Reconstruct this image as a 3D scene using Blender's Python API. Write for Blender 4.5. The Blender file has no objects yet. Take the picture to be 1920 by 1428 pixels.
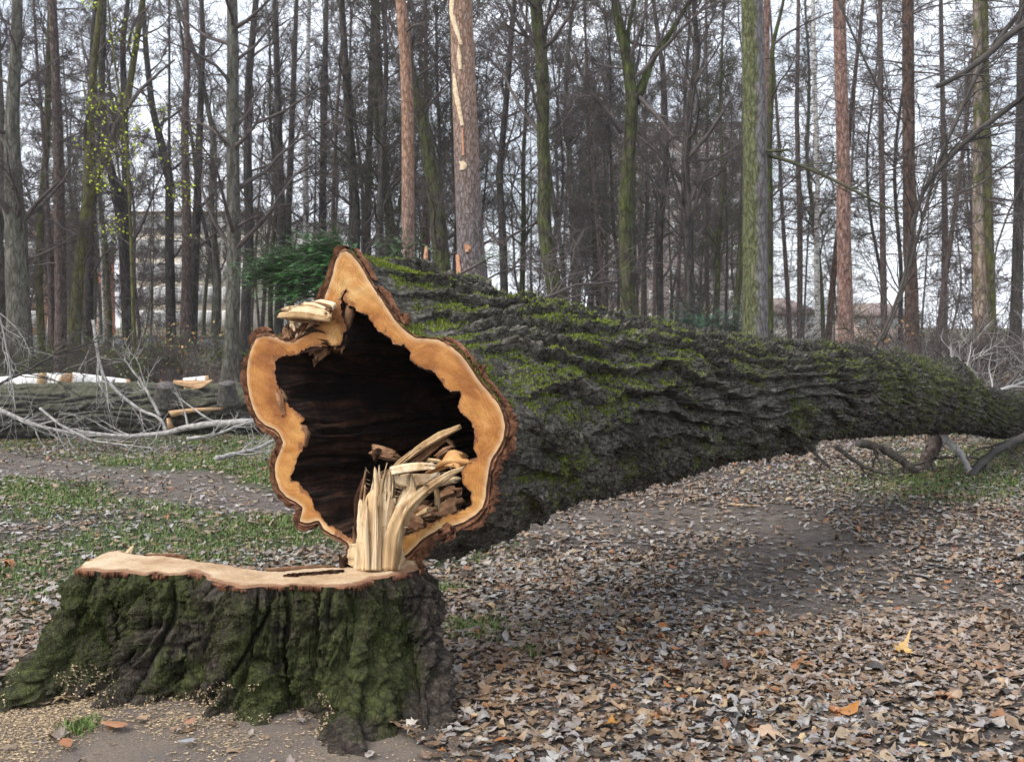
import bpy, math, random
import numpy as np
from mathutils import Vector, geometry
rng = np.random.default_rng(7); random.seed(7)
scene = bpy.context.scene; col = scene.collection
PI = math.pi
# ------------------------------------------------ camera, sky, sun, exposure
F = 2000.0; CH = 1.6; PITCH = math.atan(102 / F)
cam_d = bpy.data.cameras.new('camera'); cam = bpy.data.objects.new('camera', cam_d); col.objects.link(cam)
cam.location = (0, 0, CH); cam.rotation_euler = (PI / 2 - PITCH, 0, 0)
cam_d.sensor_width = 36; cam_d.lens = 36 * F / 1920; cam_d.clip_start = .05; cam_d.clip_end = 2000
cam_d.dof.use_dof = True; cam_d.dof.focus_distance = 4.9; cam_d.dof.aperture_fstop = 7.0
scene.camera = cam
SUN_EL, SUN_AZ = math.radians(46), math.radians(-118)     # azimuth measured from +y towards +x
w = bpy.data.worlds.new('World'); scene.world = w; w.use_nodes = True
nt = w.node_tree; nt.nodes.clear()
out = nt.nodes.new('ShaderNodeOutputWorld'); bg = nt.nodes.new('ShaderNodeBackground')
sky = nt.nodes.new('ShaderNodeTexSky'); sky.sky_type = 'NISHITA'; sky.sun_disc = False
sky.sun_elevation = SUN_EL; sky.sun_rotation = SUN_AZ; sky.air_density = 1.0; sky.dust_density = 2.0
tc = nt.nodes.new('ShaderNodeTexCoord'); mp = nt.nodes.new('ShaderNodeMapping'); mp.inputs['Scale'].default_value = (1, 1, 2.2)
nz = nt.nodes.new('ShaderNodeTexNoise'); nz.inputs['Scale'].default_value = 2.6; nz.inputs['Detail'].default_value = 6
rp = nt.nodes.new('ShaderNodeValToRGB'); rp.color_ramp.elements[0].position = .30; rp.color_ramp.elements[0].color = (.35, .35, .35, 1)
rp.color_ramp.elements[1].position = .62; rp.color_ramp.elements[1].color = (.97, .97, .97, 1)
mx = nt.nodes.new('ShaderNodeMix'); mx.data_type = 'RGBA'; mx.inputs['B'].default_value = (10.6, 11.1, 12.1, 1)
nt.links.new(tc.outputs['Generated'], mp.inputs['Vector']); nt.links.new(mp.outputs[0], nz.inputs['Vector'])
nt.links.new(nz.outputs['Fac'], rp.inputs[0]); nt.links.new(rp.outputs[0], mx.inputs['Factor'])
nt.links.new(sky.outputs[0], mx.inputs['A']); nt.links.new(mx.outputs['Result'], bg.inputs[0])
bg.inputs[1].default_value = .095; nt.links.new(bg.outputs[0], out.inputs[0])
sd = bpy.data.lights.new('sun', 'SUN'); sd.energy = 2.0; sd.angle = math.radians(32); sd.color = (1, .95, .88)
sun = bpy.data.objects.new('sun', sd); col.objects.link(sun)
_d = Vector((math.sin(SUN_AZ) * math.cos(SUN_EL), math.cos(SUN_AZ) * math.cos(SUN_EL), math.sin(SUN_EL)))
sun.rotation_euler = _d.to_track_quat('Z', 'Y').to_euler()
scene.view_settings.view_transform = 'Standard'; scene.view_settings.look = 'None'
scene.view_settings.exposure = 0.75; scene.view_settings.gamma = 1
scene.cycles.max_bounces = 5; scene.cycles.diffuse_bounces = 3; scene.cycles.glossy_bounces = 2
scene.cycles.volume_bounces = 0; scene.cycles.use_adaptive_sampling = True; scene.cycles.adaptive_threshold = .02

# ------------------------------------------------ photo pixel -> place
CP, SP = math.cos(PITCH), math.sin(PITCH)
def ray(px, py):
    px = np.asarray(px, float); py = np.asarray(py, float)
    x = (px - 960) / F; y = -(py - 714) / F
    return np.stack([x, CP + y * SP, -SP + y * CP], -1)
def at(px, py, Y):
    d = ray(px, py); s = np.asarray(Y, float) / d[..., 1]
    return d * s[..., None] + np.array([0, 0, CH])
def atz(px, py, z):
    d = ray(px, py); s = (z - CH) / d[..., 2]
    return d * s[..., None] + np.array([0, 0, CH])

# ------------------------------------------------ noise
_g = np.random.default_rng(3).normal(size=(256, 3)); _g /= np.linalg.norm(_g, axis=1)[:, None]
_p = np.random.default_rng(5).permutation(256); _p = np.concatenate([_p, _p, _p])
def pn(x, y, z):
    """gradient noise, roughly -.7 .. .7"""
    x, y, z = np.broadcast_arrays(x, y, z); x = np.asarray(x, np.float64)
    xi = np.floor(x).astype(int); yi = np.floor(y).astype(int); zi = np.floor(z).astype(int)
    xf, yf, zf = x - xi, y - yi, z - zi
    u, v, ww = [t * t * t * (t * (t * 6 - 15) + 10) for t in (xf, yf, zf)]
    r = 0
    for dx in (0, 1):
        for dy in (0, 1):
            for dz in (0, 1):
                g = _g[_p[_p[_p[(xi + dx) & 255] + ((yi + dy) & 255)] + ((zi + dz) & 255)]]
                n = g[..., 0] * (xf - dx) + g[..., 1] * (yf - dy) + g[..., 2] * (zf - dz)
                r = r + n * (u if dx else 1 - u) * (v if dy else 1 - v) * (ww if dz else 1 - ww)
    return r
def fbm(x, y, z, o=4):
    r = 0; a = 1.
    for k in range(o): r = r + a * pn(x * 2 ** k + 7 * k, y * 2 ** k, z * 2 ** k); a *= .5
    return r
def sst(a, b, x): t = np.clip((x - a) / (b - a), 0, 1); return t * t * (3 - 2 * t)

# ------------------------------------------------ objects
def tag(o, label=None, cat=None, group=None, kind=None):
    if label: o['label'] = label
    if cat: o['category'] = cat
    if group: o['group'] = group
    if kind: o['kind'] = kind
    return o
def empty(name, loc=(0, 0, 0), label=None, cat=None, group=None, rz=0):
    o = bpy.data.objects.new(name, None); col.objects.link(o); o.location = loc; o.rotation_euler = (0, 0, rz)
    o.empty_display_size = .2
    return tag(o, label, cat, group)
def mesh(name, V, faces, mat, parent=None, smooth=False, attrs=None, colors=None, uv=None):
    """faces: list of int arrays (n,k); colours: per-vertex (n,3)"""
    V = np.asarray(V, np.float32).reshape(-1, 3)
    me = bpy.data.meshes.new(name)
    faces = [np.asarray(f, np.int32) for f in faces if len(f)]
    nl = sum(f.size for f in faces); nf = sum(len(f) for f in faces)
    me.vertices.add(len(V)); me.vertices.foreach_set('co', V.ravel())
    me.loops.add(nl); me.loops.foreach_set('vertex_index', np.concatenate([f.ravel() for f in faces]))
    cnt = np.concatenate([np.full(len(f), f.shape[1], np.int32) for f in faces])
    me.polygons.add(nf); me.polygons.foreach_set('loop_start', np.concatenate([[0], np.cumsum(cnt)[:-1]]).astype(np.int32))
    me.polygons.foreach_set('loop_total', cnt)
    if smooth: me.polygons.foreach_set('use_smooth', np.ones(nf, bool))
    me.update(calc_edges=True)
    if attrs:
        for k, a in attrs.items():
            at_ = me.attributes.new(k, 'FLOAT', 'POINT'); at_.data.foreach_set('value', np.asarray(a, np.float32))
    if colors is not None:
        ca = me.color_attributes.new('tint', 'FLOAT_COLOR', 'POINT')
        ca.data.foreach_set('color', np.c_[colors, np.ones(len(colors))].astype(np.float32).ravel())
    me.materials.append(mat)
    o = bpy.data.objects.new(name, me); col.objects.link(o)
    if parent: o.parent = parent
    return o
def grid_faces(nr, nc, wrap=True, off=0):
    r = np.arange(nr - 1)[:, None]; c = np.arange(nc if wrap else nc - 1)[None, :]; c2 = (c + 1) % nc
    return (np.stack(np.broadcast_arrays(r * nc + c, r * nc + c2, (r + 1) * nc + c2, (r + 1) * nc + c), -1).reshape(-1, 4) + off)
def tubes(P, R, k=4, cap=True):
    """P (T,n,3), R (T,n) -> verts, [quads, tris]"""
    P = np.asarray(P, float); R = np.asarray(R, float); T, n, _ = P.shape
    t = np.gradient(P, axis=1); t /= np.linalg.norm(t, axis=2)[..., None] + 1e-9
    m = np.abs(t[:, :1, 2:3]) > .8
    ref = np.where(m, np.array([1., 0, 0]), np.array([0, 0, 1.]))
    ref = np.broadcast_to(ref, P.shape)
    a = np.cross(t, ref); a /= np.linalg.norm(a, axis=2)[..., None] + 1e-9; b = np.cross(t, a)
    th = np.arange(k) * 2 * PI / k
    V = P[:, :, None] + R[:, :, None, None] * (a[:, :, None] * np.cos(th)[None, None, :, None] + b[:, :, None] * np.sin(th)[None, None, :, None])
    V = V.reshape(-1, 3)
    r = np.arange(n - 1)[:, None]; c = np.arange(k)[None]; c2 = (c + 1) % k
    q = np.stack(np.broadcast_arrays(r * k + c, r * k + c2, (r + 1) * k + c2, (r + 1) * k + c), -1).reshape(-1, 4)
    Q = (np.arange(T)[:, None, None] * (n * k) + q[None]).reshape(-1, 4)
    fs = [Q]
    if cap and k > 2:
        e = np.arange(k)
        fs.append((np.arange(T)[:, None] * n * k + (n - 1) * k + e[None]).reshape(T, k))
        fs.append((np.arange(T)[:, None] * n * k + e[::-1][None]).reshape(T, k))
    return V, fs
class MB:
    """collects pieces of one mesh"""
    def __init__(s): s.V = []; s.F = []; s.C = []; s.n = 0
    def add(s, V, fs, c=None):
        V = np.asarray(V).reshape(-1, 3)
        s.V.append(V); s.F += [np.asarray(f) + s.n for f in fs if len(f)]; s.n += len(V)
        s.C.append(np.broadcast_to(np.array([1, 1, 1.]) if c is None else np.asarray(c), (len(V), 3)))
        return s
    def box(s, x0, x1, y0, y1, z0, z1):
        V = np.array([(x, y, z) for x in (x0, x1) for y in (y0, y1) for z in (z0, z1)])
        return s.add(V, [[(0, 1, 3, 2), (4, 6, 7, 5), (0, 4, 5, 1), (2, 3, 7, 6), (0, 2, 6, 4), (1, 5, 7, 3)]])
    def build(s, name, mat, parent=None, smooth=False, tint=False):
        d = {}
        for f in s.F: d.setdefault(f.shape[1], []).append(f)
        return mesh(name, np.concatenate(s.V), [np.concatenate(v) for v in d.values()], mat, parent, smooth, colors=np.concatenate(s.C) if tint else None)
def copy_tree(o, parent=None):
    c = o.copy(); col.objects.link(c)
    if parent: c.parent = parent
    for ch in list(o.children): copy_tree(ch, c)
    return c

# ------------------------------------------------ materials
class M:
    def __init__(s, name):
        s.m = bpy.data.materials.new(name); s.m.use_nodes = True; s.t = s.m.node_tree
        s.b = s.t.nodes['Principled BSDF']; s.o = s.t.nodes['Material Output']; s.b.inputs['Specular IOR Level'].default_value = .3
    def n(s, t, **k):
        x = s.t.nodes.new('ShaderNode' + t)
        for a, v in k.items():
            if a in x.inputs: s.set(x.inputs[a], v)
            else: setattr(x, a, v)
        return x
    def set(s, inp, v):
        if hasattr(v, 'is_linked') or hasattr(v, 'links'): s.t.links.new(v, inp)
        else: inp.default_value = v
    def coord(s, scale=(1, 1, 1), kind='Object', rot=(0, 0, 0)):
        c = s.n('TexCoord'); m = s.n('Mapping'); s.set(m.inputs['Vector'], c.outputs[kind]); m.inputs['Scale'].default_value = scale
        m.inputs['Rotation'].default_value = rot; return m.outputs[0]
    def noise(s, v, scale, detail=4, rough=.55, dist=0):
        x = s.n('TexNoise'); s.set(x.inputs['Vector'], v); x.inputs['Scale'].default_value = scale
        x.inputs['Detail'].default_value = detail; x.inputs['Roughness'].default_value = rough; x.inputs['Distortion'].default_value = dist
        return x.outputs['Fac']
    def ramp(s, f, stops, interp='LINEAR'):
        x = s.n('ValToRGB'); s.set(x.inputs[0], f); cr = x.color_ramp; cr.interpolation = interp
        while len(cr.elements) < len(stops): cr.elements.new(.5)
        for e, (p, c) in zip(cr.elements, stops): e.position = p; e.color = (*c, 1) if not isinstance(c, (int, float)) else (c, c, c, 1)
        return x.outputs[0]
    def mix(s, f, a, b, mode='MIX'):
        x = s.n('Mix', data_type='RGBA', blend_type=mode)
        for i, v in ((0, f), (6, a), (7, b)):
            if isinstance(v, tuple) and len(v) == 3: v = (*v, 1)
            s.set(x.inputs[i], v)
        return x.outputs[2]
    def math(s, op, a, b=0.):
        x = s.n('Math', operation=op); s.set(x.inputs[0], a); s.set(x.inputs[1], b); return x.outputs[0]
    def attr(s, name): return s.n('Attribute', attribute_name=name)
    def base(s, c, rough=.85):
        if isinstance(c, tuple): c = (*c, 1)
        s.set(s.b.inputs['Base Color'], c); s.set(s.b.inputs['Roughness'], rough); return s
    def bump(s, h, st=.5, d=.01):
        x = s.n('Bump'); s.set(x.inputs['Height'], h); x.inputs['Strength'].default_value = st; x.inputs['Distance'].default_value = d
        s.set(s.b.inputs['Normal'], x.outputs[0]); return s
    def cracks(s, v, scale, w=.10, warp=.35):
        nn = s.n('TexNoise'); s.set(nn.inputs['Vector'], v); nn.inputs['Scale'].default_value = scale * .7; nn.inputs['Detail'].default_value = 4
        mx_ = s.n('Mix', data_type='RGBA', blend_type='LINEAR_LIGHT'); mx_.inputs[0].default_value = warp / scale * 3; s.set(mx_.inputs[6], v); s.set(mx_.inputs[7], nn.outputs['Color'])
        x = s.n('TexVoronoi', feature='DISTANCE_TO_EDGE'); s.set(x.inputs['Vector'], mx_.outputs[2]); x.inputs['Scale'].default_value = scale
        return s.ramp(x.outputs['Distance'], [(.0, 0.), (w, 1.)])
    def remap(s, v, scale):
        m = s.n('Mapping'); s.set(m.inputs['Vector'], v); m.inputs['Scale'].default_value = scale; return m.outputs[0]
    def up(s):
        g = s.n('NewGeometry'); x = s.n('SeparateXYZ'); s.set(x.inputs[0], g.outputs['Normal']); return x.outputs
def simple(name, stops, scale=8, stretch=(1, 1, 1), rough=.85, bump=0, bd=.01, kind='Object', detail=5):
    m = M(name); v = m.coord(stretch, kind); f = m.noise(v, scale, detail); m.base(m.ramp(f, stops), rough)
    if bump: m.bump(m.noise(v, scale * 2.5, 6, .65), bump, bd)
    return m.m
def tinted(name, rough=.6, var=.25, trans=0):
    m = M(name); a = m.attr('tint'); v = m.coord(); f = m.noise(v, 60, 3)
    c = m.mix(1., a.outputs['Color'], m.ramp(f, [(.3, 1 - var), (.7, 1 + var * .0)]), 'MULTIPLY')
    m.base(c, rough); m.b.inputs['Specular IOR Level'].default_value = .35
    return m.m
# ------------------------------------------------ ground
PATH = np.array([(-10, 15.2), (-6.2, 12.7), (-3.8, 11.2), (-1.9, 9.6), (0.4, 8.9), (2.3, 9.0), (2.2, 7.4), (1.6, 6.6), (3.2, 6.1), (4.6, 5.2)])
def pathmask(x, y):
    d = np.full(np.shape(x), 99.)
    for a, b in zip(PATH[:-1], PATH[1:]):
        ab = b - a; t = np.clip(((x - a[0]) * ab[0] + (y - a[1]) * ab[1]) / (ab @ ab), 0, 1)
        d = np.minimum(d, np.hypot(x - a[0] - t * ab[0], y - a[1] - t * ab[1]))
    d = d + .55 * fbm(x * .9, y * .9, 1.3, 4)
    return 1 - sst(.30, .85, d)
def soilmask(x, y):
    """bare earth with sawdust in front of the stump"""
    d = np.hypot((x + 1.55) / 1.55, (y - 3.75) / .62) + .35 * fbm(x * 2, y * 2, 4.4, 3)
    return 1 - sst(.75, 1.1, d)
def grassmask(x, y):
    n = fbm(x * .55 + 3, y * .55, 9.1, 4)
    left = sst(.4, -.8, x) * sst(5.2, 6.6, y) * sst(16.5, 14, y)
    right = sst(3.2, 4.2, x - (y - 10) * .3) * sst(9.2, 10.2, y) * .8
    return np.clip((left + right) * sst(-.30, .18, n), 0, 1) * (1 - pathmask(x, y))
def gh(x, y):
    h = .03 * fbm(x * .8, y * .8, 0.3, 4) + .05 * pn(x * .25, y * .25, 2.2)
    h = h + .09 * np.exp(-((x + 1.1) / 1.0) ** 2 - ((y - 4.3) / .8) ** 2) - .03 * pathmask(x, y)
    far = sst(16, 60, y); h = h + far * .5 * pn(x * .05, y * .05, 7.7)
    return h
def axis_pts(lo, hi, near, s0, g):
    a = [near]; s = s0
    while a[-1] < hi: a.append(a[-1] + s); s *= g
    b = [near]; s = s0
    while b[-1] > lo: b.append(b[-1] - s); s *= g
    return np.array(sorted(set(b + a)))
gx = axis_pts(-700, 700, -.5, .03, 1.022); gy = axis_pts(-60, 900, 4.2, .025, 1.02)
GX, GY = np.meshgrid(gx, gy); GZ = gh(GX, GY) + .006 * fbm(GX * 14, GY * 14, .7, 3) * (GY < 20)
gm = M('ground_soil'); v = gm.coord()
soil = gm.ramp(gm.noise(v, 3, 8, .65), [(.3, (.055, .045, .040)), (.55, (.105, .088, .078)), (.75, (.165, .14, .125))])
pathc = gm.ramp(gm.noise(v, 9, 8, .7), [(.3, (.075, .060, .050)), (.5, (.145, .120, .102)), (.7, (.22, .19, .168))])
fl = gm.ramp(gm.noise(v, 26, 5, .75, 1.5), [(.30, (.045, .030, .022)), (.48, (.12, .075, .045)), (.60, (.22, .165, .13)), (.72, (.30, .27, .26))])
gr = gm.ramp(gm.noise(v, 14, 6, .7), [(.3, (.035, .055, .015)), (.7, (.09, .15, .035))])
pm, gmk, sm, fm = [gm.attr(k).outputs['Fac'] for k in ('path', 'grass', 'soil', 'far')]
c = gm.mix(fm, soil, fl); c = gm.mix(pm, c, pathc); c = gm.mix(gm.math('MULTIPLY', gmk, .7), c, gr)
saw = gm.ramp(gm.noise(v, 120, 4, .8), [(.44, (.17, .14, .115)), (.58, (.46, .35, .22))])
sn = gm.ramp(gm.noise(v, 2.2, 5, .6), [(.42, 0.0), (.62, .6)])
c = gm.mix(gm.math('MULTIPLY', sm, sn), gm.mix(sm, c, (.20, .165, .142)), saw)
gm.base(c, .95).bump(gm.noise(v, 30, 10, .8), .9, .035)
X_, Y_ = GX.ravel(), GY.ravel()
farm = sst(14, 24, Y_)
ground = mesh('ground', np.c_[X_, Y_, GZ.ravel()], [grid_faces(len(gy), len(gx), False)], gm.m, None, True,
    dict(path=pathmask(X_, Y_), grass=np.maximum(grassmask(X_, Y_), .85 * sst(30, 60, Y_) * sst(-.1, .2, fbm(X_ * .08, Y_ * .08, 3., 3))), soil=soilmask(X_, Y_), far=farm))
tag(ground, kind='structure')

# ------------------------------------------------ the fallen trunk: outline of the sawn butt, traced
Z1 = lambda L: (lambda a: (420 + a[:, 0] / 2.1633, 420 + a[:, 1] / 2.1633))(np.array(L, float))
OUT = [(490,106),(520,126),(548,160),(572,200),(590,232),(612,268),(642,312),(672,358),(702,398),(738,436),(775,462),(820,464),(870,470),(915,490),(950,520),(985,560),(1012,604),(1045,650),(1082,692),(1112,732),(1132,775),(1140,822),(1134,870),(1110,915),(1082,955),(1072,1000),(1066,1050),(1060,1110),(1046,1150),(1020,1178),(980,1205),(930,1220),(880,1235),(840,1255),(800,1280),(770,1310),(740,1340),(700,1350),(640,1345),(585,1345),(545,1340),(515,1315),(500,1290),(470,1272),(438,1256),(405,1236),(385,1200),(340,1212),(306,1205),(320,1150),(290,1125),(255,1108),(226,1075),(210,1030),(206,975),(222,930),(240,885),(225,848),(205,830),(168,815),(140,790),(118,750),(104,700),(95,640),(93,590),(100,540),(114,492),(135,455),(160,446),(200,455),(240,470),(285,474),(312,452),(332,425),(352,395),(372,350),(398,322),(415,280),(435,220),(450,160),(465,118)]
INN = [(492,268),(478,300),(500,340),(515,330),(545,352),(575,372),(600,400),(622,432),(650,455),(690,488),(728,490),(752,522),(748,548),(768,570),(806,592),(850,600),(882,640),(915,676),(956,670),(962,702),(942,738),(968,772),(1000,802),(1010,850),(1006,900),(1022,940),(990,962),(968,1000),(968,1050),(1000,1092),(995,1140),(960,1162),(900,1180),(840,1205),(790,1235),(740,1262),(700,1290),(640,1300),(585,1300),(545,1290),(510,1268),(478,1250),(446,1230),(412,1205),(392,1172),(370,1150),(356,1118),(345,1090),(320,1060),(290,1040),(268,1045),(270,1010),(285,985),(300,940),(315,925),(340,880),(352,850),(330,815),(308,812),(325,790),(290,765),(258,720),(230,682),(210,640),(204,600),(208,560),(222,540),(262,530),(300,525),(350,500),(400,500),(440,492),(468,490),(490,440),(500,410),(484,380),(470,340),(468,300)]
C0 = at(700, 758, 4.78)
fn = np.array([-.42, -.907, .05]); fn /= np.linalg.norm(fn)           # the sawn face looks towards the path
e1 = np.cross([0, 0, 1.], -fn); e1 /= np.linalg.norm(e1); e1 = -e1 if e1[0] < 0 else e1
e2 = np.cross(e1, fn); e2 = -e2 if e2[2] < 0 else e2
def onface(px, py, off=0.):
    d = ray(px, py); P = np.array([0, 0, CH]); s = ((C0 - P) @ fn + off) / (d @ fn); q = P + d * s[..., None] - C0
    return np.stack([q @ e1, q @ e2], -1)
def resample(P, n, close=True):
    P = np.asarray(P, float)
    if close: P = np.vstack([P, P[:1]])
    s = np.r_[0, np.cumsum(np.linalg.norm(np.diff(P, axis=0), axis=1))]
    u = np.linspace(0, s[-1], n, endpoint=not close)
    return np.stack([np.interp(u, s, P[:, k]) for k in range(P.shape[1])], -1)
def smooth_loop(a, k):
    if k < 1: return a
    w = np.hanning(2 * k + 1); w /= w.sum(); n = len(a)
    idx = (np.arange(n)[:, None] + np.arange(-k, k + 1)[None]) % n
    return np.einsum('nkj,k->nj', a[idx], w)
NC = 860; SK = lambda k: int(round(k * NC / 640))
def onormal(S):
    t = np.roll(S, -1, 0) - np.roll(S, 1, 0); nn = np.stack([-t[:, 1], t[:, 0]], -1); nn /= np.linalg.norm(nn, axis=1)[:, None] + 1e-9
    area = (S[:, 0] * np.roll(S[:, 1], -1) - np.roll(S[:, 0], -1) * S[:, 1]).sum()
    return nn if area < 0 else -nn
S0 = smooth_loop(resample(onface(*Z1(OUT)), NC), 3)
N0 = onormal(smooth_loop(S0, SK(6)))
uu = np.arange(NC) / NC * 60
S0 = S0 + N0 * (.004 * fbm(uu * 1.3, 0 * uu, .5, 4))[:, None]
I0 = smooth_loop(resample(onface(*Z1(INN)), NC), 2); NI = onormal(smooth_loop(I0, SK(6)))
I0 = I0 + NI * (.016 * fbm(uu * .9, 0 * uu + 4, .5, 5) + .010 * fbm(uu * 4.1, 0 * uu + 4, 2.5, 3))[:, None]
# matching circle: angles follow the outline, kept increasing
th = np.unwrap(np.arctan2(S0[:, 1], S0[:, 0])); sg = np.sign(th[-1] - th[0])
lin = th[0] + sg * np.arange(NC) / NC * 2 * PI; dth = smooth_loop((th - lin)[:, None], SK(70))[:, 0]
TH = lin + dth * .6
CIRC = np.stack([np.cos(TH), np.sin(TH)], -1)
# axis stations  t: distance fraction, radius, height
C1 = at(1790, 745, 11.6)
tt_ = np.array([0, .06, .12, .19, .26, .34, .43, .54, .67, .78, .88, .95, 1.0, 1.05, 1.12, 1.2, 1.4, 1.75])
rr_ = np.array([.60, .53, .478, .458, .432, .392, .366, .338, .352, .337, .308, .312, .287, .25, .235, .25, .25, .22])
zz_ = np.array([C0[2] - .01, 1.21, 1.196, 1.162, 1.135, 1.115, 1.09, 1.095, 1.04, .95, .87, .82, .78, .70, .62, .54, .38, .28])
def centre(t):
    xy = C0[:2] + np.outer(t, (C1 - C0)[:2]); z = np.interp(t, tt_, zz_); return np.c_[xy, z]
AX = C1 - C0; L = np.linalg.norm(AX); ax = AX / L
ea = np.cross(ax, [0, 0, 1.]); ea /= np.linalg.norm(ea); eb = np.cross(ea, ax)
ea = ea if ea @ e1 > 0 else -ea
rows = [0.]; st = .0045
while rows[-1] < L * 1.7: rows.append(rows[-1] + st); st *= 1.0048
rows = np.array(rows); NR = len(rows)
def bark_height(cx, cy, v, amp=1.):
    """interlaced furrows that run along the stem, with torn cross-steps; all in metres"""
    n6 = pn(cx * 13, cy * 13, v * 5); n7 = pn(cx * 36, cy * 36, v * 34); n8 = pn(cx * 5, cy * 5, v * 62)
    sl = np.clip(v / 4.0 - .6, 0, 1); sl2 = 1 - .5 * sl
    ph = sg * np.arctan2(cy, cx) * 25 / (2 * PI) + 1.7 * pn(cx * 2.4, cy * 2.4, v * .75) + .75 * pn(cx * 5.5, cy * 5.5, v * 2.4 + 5) + (.30 + .3 * sl) * n6 + .16 * n7 + .09 * n8
    s1 = ph - np.floor(ph); k1 = np.floor(ph); led = np.where(s1 < .90, .25 + .75 * (s1 / .90) ** .9, (1 - s1) / .10)
    wx = .05 * pn(cx * 4, cy * 4, v * 2.0); wy = .05 * pn(cx * 4 + 9, cy * 4, v * 2.0 + 5)
    a = pn((cx + wx) * 7 + .15 * n7, (cy + wy) * 7, v * 1.5); h1 = np.clip(np.abs(a) / .10, 0, 1) ** .6
    sc = v * 2.6 + 1.8 * pn(cx * 7, cy * 7 + 5, v * 1.3) + .9 * n6 + .30 * n7 + k1 * .37; saw = sc - np.floor(sc)
    s2 = v * 13 + 3 * pn(cx * 11, cy * 11 + 5, v * 4.) + 1.2 * pn(cx * 34, cy * 34, v * 10) + k1 * .61; sw2 = s2 - np.floor(s2)
    f = fbm(cx * 26, cy * 26, v * 20, 4) + .5 * np.abs(pn(cx * 60, cy * 60, v * 46)); big = pn(cx * 2.3, cy * 2.3, v * .8 + 4)
    h3 = np.clip(np.abs(pn(cx * 9 + .2 * n7, cy * 9, v * 8 + 9 + k1 * .5)) / .09, 0, 1)
    return .16 * h3 * led - .12 + .62 * led * sl2 + .30 * h1 * sl2 + .22 * saw ** 1.4 * led + (.10 + .42 * sl) * sw2 ** 1.3 + .20 * f + .16 * big - .66
tS = rows / L; Ccen = centre(tS); Rr = np.interp(tS, tt_, rr_)
wc = sst(0, 1, np.clip(rows / 1.75, 0, 1)) ** .72
wb = np.clip(rows / 1.2, 0, 1)
S1 = smooth_loop(S0, SK(14)); S2 = smooth_loop(S0, SK(34))
V3 = np.zeros((NR, NC, 3)); UP = np.zeros((NR, NC))
twist = .10
for i in range(NR):
    k = min(1, rows[i] / .35); base = S0 * (1 - k) + S1 * k
    k2 = min(1, rows[i] / 1.0); base = base * (1 - k2) + S2 * k2
    sec = base * (1 - wc[i]) + CIRC * Rr[i] * wc[i]
    nn = onormal(smooth_loop(sec, SK(8))) if i % 4 == 0 else nn
    f1 = e1 * (1 - wb[i]) + ea * wb[i]; f2 = e2 * (1 - wb[i]) + eb * wb[i]; f1 = f1 / np.linalg.norm(f1); f2 = f2 / np.linalg.norm(f2)
    V3[i] = Ccen[i] + sec[:, :1] * f1 + sec[:, 1:] * f2
    UP[i] = nn @ np.array([f1[2], f2[2]])
    if i == 0: NV = np.zeros_like(V3)
    NV[i] = nn[:, :1] * f1 + nn[:, 1:] * f2
phi = TH[None] + rows[:, None] * twist
cxx = np.cos(phi) * .56; cyy = np.sin(phi) * .56; vv = rows[:, None] + 0 * phi
H = bark_height(cxx, cyy, vv)
amp = np.interp(rows, [0, 1.2, 3.5, 6, 9, 12], [.10, .130, .118, .080, .066, .06])[:, None]
edge = .22 + .78 * sst(.0, .45, rows)[:, None]
lf = 1 - (.35 + .35 * sst(.1, -.35, S0[:, 0]))[None] * sst(.5, .0, rows)[:, None]
D = ((.020 + .015 * sst(.1, .5, rows)[:, None]) + amp * H * edge) * lf
# swellings near the crown end
for (t0, p0, wv, hh) in ((.86, 1.6, .30, .07), (.955, 1.4, .28, .12), (.80, 1.7, .12, .09), (.50, -1.2, .16, .10), (.44, -1.35, .12, .06)):
    dp = np.arctan2(np.sin(TH[None] - p0), np.cos(TH[None] - p0)) * .45
    D = D + hh * np.exp(-((rows[:, None] - t0 * L) / wv) ** 2 - (dp / (wv * .9)) ** 2)
VB = V3 + NV * D[..., None]
# ragged lip of bark over the cut
lip = .020 * fbm(uu * 2.2, 0 * uu + 8, .2, 4); VB[:6] += (fn * .0)[None, None]
VB[0] += -ax * 0
bm_ = M('trunk_bark'); v = bm_.coord()
n1 = bm_.noise(v, 5, 8, .7); n2 = bm_.noise(v, 38, 6, .7); n3 = bm_.noise(v, 2.3, 6, .65); n4 = bm_.noise(v, 11, 6, .75)
c = bm_.ramp(n2, [(.26, (.024, .022, .018)), (.44, (.078, .073, .062)), (.58, (.155, .148, .130)), (.76, (.32, .31, .285))])
c = bm_.mix(bm_.ramp(n1, [(.52, 0.), (.68, .4)]), c, (.060, .075, .045))           # green algae
c = bm_.mix(bm_.ramp(n4, [(.58, 0.), (.70, .5)]), c, (.26, .265, .26))             # pale lichen crust
c = bm_.mix(bm_.ramp(bm_.noise(v, 6.3, 5, .7), [(.70, 0.), (.78, .5)]), c, (.12, .055, .03))
U = bm_.up()[2]
mo = bm_.math('ADD', U, bm_.math('MULTIPLY', bm_.math('SUBTRACT', n3, .5), 3.2)); mo = bm_.math('ADD', mo, bm_.math('MULTIPLY', bm_.math('SUBTRACT', n4, .5), 2.2))
mossy = bm_.ramp(mo, [(1.08, 0.), (1.22, .85)])
mc = bm_.ramp(n2, [(.3, (.040, .055, .008)), (.5, (.10, .13, .014)), (.72, (.22, .25, .03))])
c = bm_.mix(mossy, c, mc)
pt = bm_.ramp(bm_.noise(v, 3.4, 6, .7), [(.35, (.45, .42, .40)), (.5, (.95, .93, .90)), (.66, (1.45, 1.42, 1.38))]); c = bm_.mix(bm_.math('SUBTRACT', 1., mossy), c, bm_.mix(1., c, pt, 'MULTIPLY'))
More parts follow.
